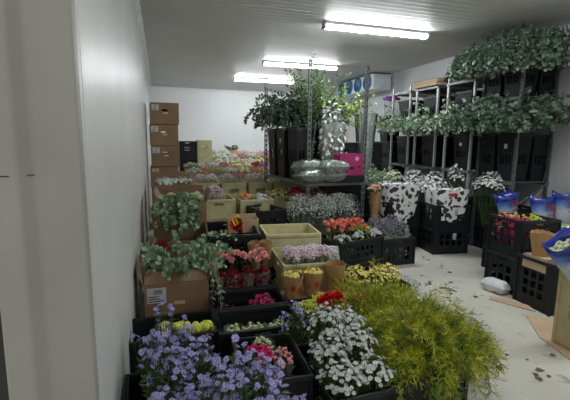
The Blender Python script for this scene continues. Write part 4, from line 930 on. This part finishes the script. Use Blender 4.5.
def bluecone(h=.31, r=.17, tp=.62):
    root = empty('printed_sleeve'); dz = h-.31; b = MB(); n = 26; vs = []
    for i in range(7):
        f = i/6
        for j in range(n):
            t = 2*pi*j/n; rr = r*(tp+(1-tp)*f)*(1+.05*sin(4*t+i*.6)); vs.append((cos(t)*rr, sin(t)*rr*.62, f*h-dz+(.02*sin(3*t) if i == 6 else 0)))
    b.add(vs, [(i*n+j, i*n+(j+1) % n, (i+1)*n+(j+1) % n, (i+1)*n+j) for i in range(6) for j in range(n)]+[tuple(reversed(range(n)))])
    o = b.build('film', K['bluew'], root, (0, 0, dz), smooth=True); solidify(o, .002)
    s = MB()
    def on(u, z): k = r*(tp+(1-tp)*z/h)*1.075+.003; t = -pi/2+u; return V((cos(t)*k, sin(t)*k*.62-.002, z))
    # red script-like strokes
    S_ = [[(-.45, .66), (-.6, .74), (-.45, .80), (-.35, .72), (-.5, .58), (-.62, .62)], [(-.2, .58), (-.2, .78)], [(-.28, .71), (-.1, .71)], [(0, .6), (.1, .70), (.0, .72), (-.02, .62), (.16, .60)], [(.25, .60), (.25, .71), (.38, .70), (.38, .60)], [(-.45, .45), (.0, .48), (.4, .46)]]
    for st in S_: s.tube([on(a, h-.31+z*.31) for a, z in st], .004, 4)
    s.build('red_lettering', K['redink'], root)
    f = MB()
    for i in range(16):
        t = i*2.4; q = r*.8*math.sqrt(i/16); head_mesh('ruffle', f, up_frame((cos(t)*q, sin(t)*q*.6, h*.80), (0, 0, 1), .026))
    f.build('flower_heads', K['cream'], root)
    return root
BC = [((3.60, 3.36, .54), .30, 'blue and white printed sleeve standing left behind the aisle crate', 1.0), ((3.82, 3.14, .50), .2, 'blue printed sleeve behind the yellow green tulips', 1.05), ((4.04, 3.06, .53), -.2, 'blue printed sleeve second from the right behind the aisle crate', 1.1), ((4.26, 3.02, .55), 0, 'blue printed sleeve at the right picture edge, farther back', 1.1)]
for i, (l, rz, lb, s) in enumerate(BC):
    inst('blue', bluecone, l, rz, lb, 'flowers', 'blue printed sleeves', sc=s, tilt=(rad(-8), rad((-4, 8, 10, 10)[i])))
for i in range(2): crate('bb', .32, .30, .26, 3.60, 3.36, i*.262, rad(-3), ('lower', 'upper')[i]+' black crate holding the leftmost blue printed sleeve', 'black crates of blue sleeves', n=4)
for i in range(2): crate('bc', .68, .34, .24, 4.04, 3.10, i*.242, rad(-6), ('lower', 'upper')[i]+' wide black crate under the other blue printed sleeves', 'black crates of blue sleeves', n=6)
for i in range(3):
    bunch('lg', (3.62+i*.17, 2.72, .27), i, ('left', 'middle', 'right')[i]+' pale green lisianthus bunch before the blue sleeves', 'flowers', 'pale green bunches on the right', kind='ruffle', indiv=True, hm='pgreen', n=14, rx=.10, ry=.08, h=.36, dome=.05, size=.04, nleaf=20, leafm='leafy')
crate('lg', .52, .30, .26, 3.78, 2.72, 0, 0, 'lower black crate under the pale green bunches on the right', n=5); crate('lg', 0, 0, 0, 3.78, 2.72, .262, 0, 'upper black crate of pale green bunches on the right')
for i in range(1): crate('r2', .52, .36, .43, 3.25, 2.47, 0, rad(-4), 'black ventilated crate nearest the aisle with a yellow tag inside', None, n=4, rows=3, s=.05, zc=.48)
inst('kbag2', lambda: sleeve_bag(.24, .105, True), (3.16, 2.40, .20), .2, 'wide kraft bag with large red star on the black crate at right', 'bag', sc=(1, 1, 1.9)) if False else None
kp = inst('kbagR', lambda: sleeve_bag(.20, .088, True), (3.06, 2.51, .45), .1, 'short wide kraft bag with red star on the black crate at right', 'bag')
o = MB(); o.lathe([(.08, 0), (.081, .004), (.001, .006)], 20); q = o.build('paper_disc', K['cardl'], kp, (0, 0, .165))
o = carton('shm', (3.10, 2.49, .334), rad(-4), 'sand coloured tray inside the black crate under the kraft bag', .22, .24, .115, closed=True, mk='cardl', label=False, tape=False, hand=False)
carton('shn', (3.20, 2.38, .010), rad(-8), 'cardboard carton at the bottom of the black crate under the kraft bag', .40, .28, .322, closed=True, mk='cardl', label=False, tape=False, hand=False) if False else None
crate('in', .44, .28, .32, 3.25, 2.47, .010, rad(-4), 'dark inner crate carrying the sand coloured tray', n=3)
crate('r3', .52, .36, .52, 2.88, 1.80, .012, rad(3), 'tall sand coloured crate at the right edge with dark square openings', bm='beiged', rm='beiged', n=4, rows=3, s=.05, zc=.60)
inst('blueF', lambda: bluecone(.34, .15, .25), (2.68, 1.92, .46), .1, 'blue and white printed sleeve leaning out of the sand coloured crate', 'flowers', None, tilt=(rad(-4), rad(-24)))
# floor cardboard, paper and scraps
def sheet(pts, z, name, lb, m='cardl', t=.006):
    b = MB(); n = len(pts); vs = [(x, y, 0) for x, y in pts]+[(x, y, t) for x, y in pts]
    b.add(vs, [tuple(reversed(range(n))), tuple(range(n, 2*n))]+[(i, (i+1) % n, n+(i+1) % n, n+i) for i in range(n)]); o = b.build(name, K[m], None, (0, 0, z)); tag(o, lb, 'cardboard'); return o
sheet([(2.80, 2.36), (2.58, 2.05), (2.50, 1.75), (2.60, 1.55), (3.20, 1.55), (3.25, 2.05)], .002, 'cardboard_sheet', 'flat piece of cardboard on the floor under the sand coloured crate')
sheet([(2.84, 2.78), (3.00, 2.52), (2.95, 2.40), (2.86, 2.55), (2.78, 2.72)], .002, 'cardboard_scrap', 'torn cardboard strip on the floor beside the aisle crates')
o = pillow('crumpled_paper', .13, .24, .12, K['white'], 12); o.location = (2.97, 2.86, 0.0); o.rotation_euler = (0, rad(10), .2); tag(o, 'crumpled silver paper on the floor against the aisle crate', 'paper')
def scrap():
    b = MB(); T = M.Rotation(rad(0), 4, 'X'); b.add(*LONG, 0, M.Diagonal((.1, .07, .05, 1))); b.add(*LONG, 0, M.Translation((.01, .02, .002)) @ M.Rotation(1.1, 4, 'Z') @ M.Diagonal((.08, .05, .05, 1)))
    o = b.build('fallen_leaf', K['brown']); md = solidify(o, .0015); return o
random.seed(11)
for i in range(80):
    x, y = ru(1.9, 3.0), ru(1.2, 4.0)
    if (x > 2.45 and y < 2.5) or (y > 3.6 and (x < 2.9 or x > 3.2)) or (x < 2.3 and y > 2.8) or (x < 2.0 and y > 2.2) or (x > 2.75 and y < 3.0) : continue
    inst('scrap', scrap, (x, y, .006), ru(0, 6), 'small dry leaf scrap lying on the concrete aisle floor', 'leaf', 'leaf scraps on the aisle floor', sc=ru(.35, .95))
def twig():
    b = MB(); b.tube([(0, 0, .006), (.05, .02, .01), (.09, .0, .006), (.14, .04, .006)], .004, 5); b.tube([(.05, .02, .01), (.07, .06, .006)], .003, 4); b.add(*LONG, 0, M.Translation((.1, .02, .01)) @ M.Rotation(-.8, 4, 'Z') @ M.Diagonal((.1, .08, .05, 1))); return b.build('twig', K['brown'])
inst('twig', twig, (2.42, 3.15, 0), .3, 'dark twig on the floor near the yellow flowers', 'twig'); inst('twig', twig, (2.62, 2.95, 0), 1.8, 'dark twig with leaf in the middle of the aisle floor', 'twig')

b = MB(); b.box(-.396, -.352, Y0-.0312, Y0-.0302, 1.302, 1.305); b.box(-.335, -.302, Y0-.016, Y0-.0155, 1.303, 1.306, 0); struct(b.build('jamb_scuff', K['ink']))  # thin dark strips drawn as scuff marks across the door jamb
# report duplicate labels
from collections import Counter
cc = Counter((o['label'], o.get('group')) for o in bpy.data.objects if 'label' in o and 'category' in o)
print('DUPES', [k for k, v in cc.items() if v > 1 and 'scrap' not in k[0]])
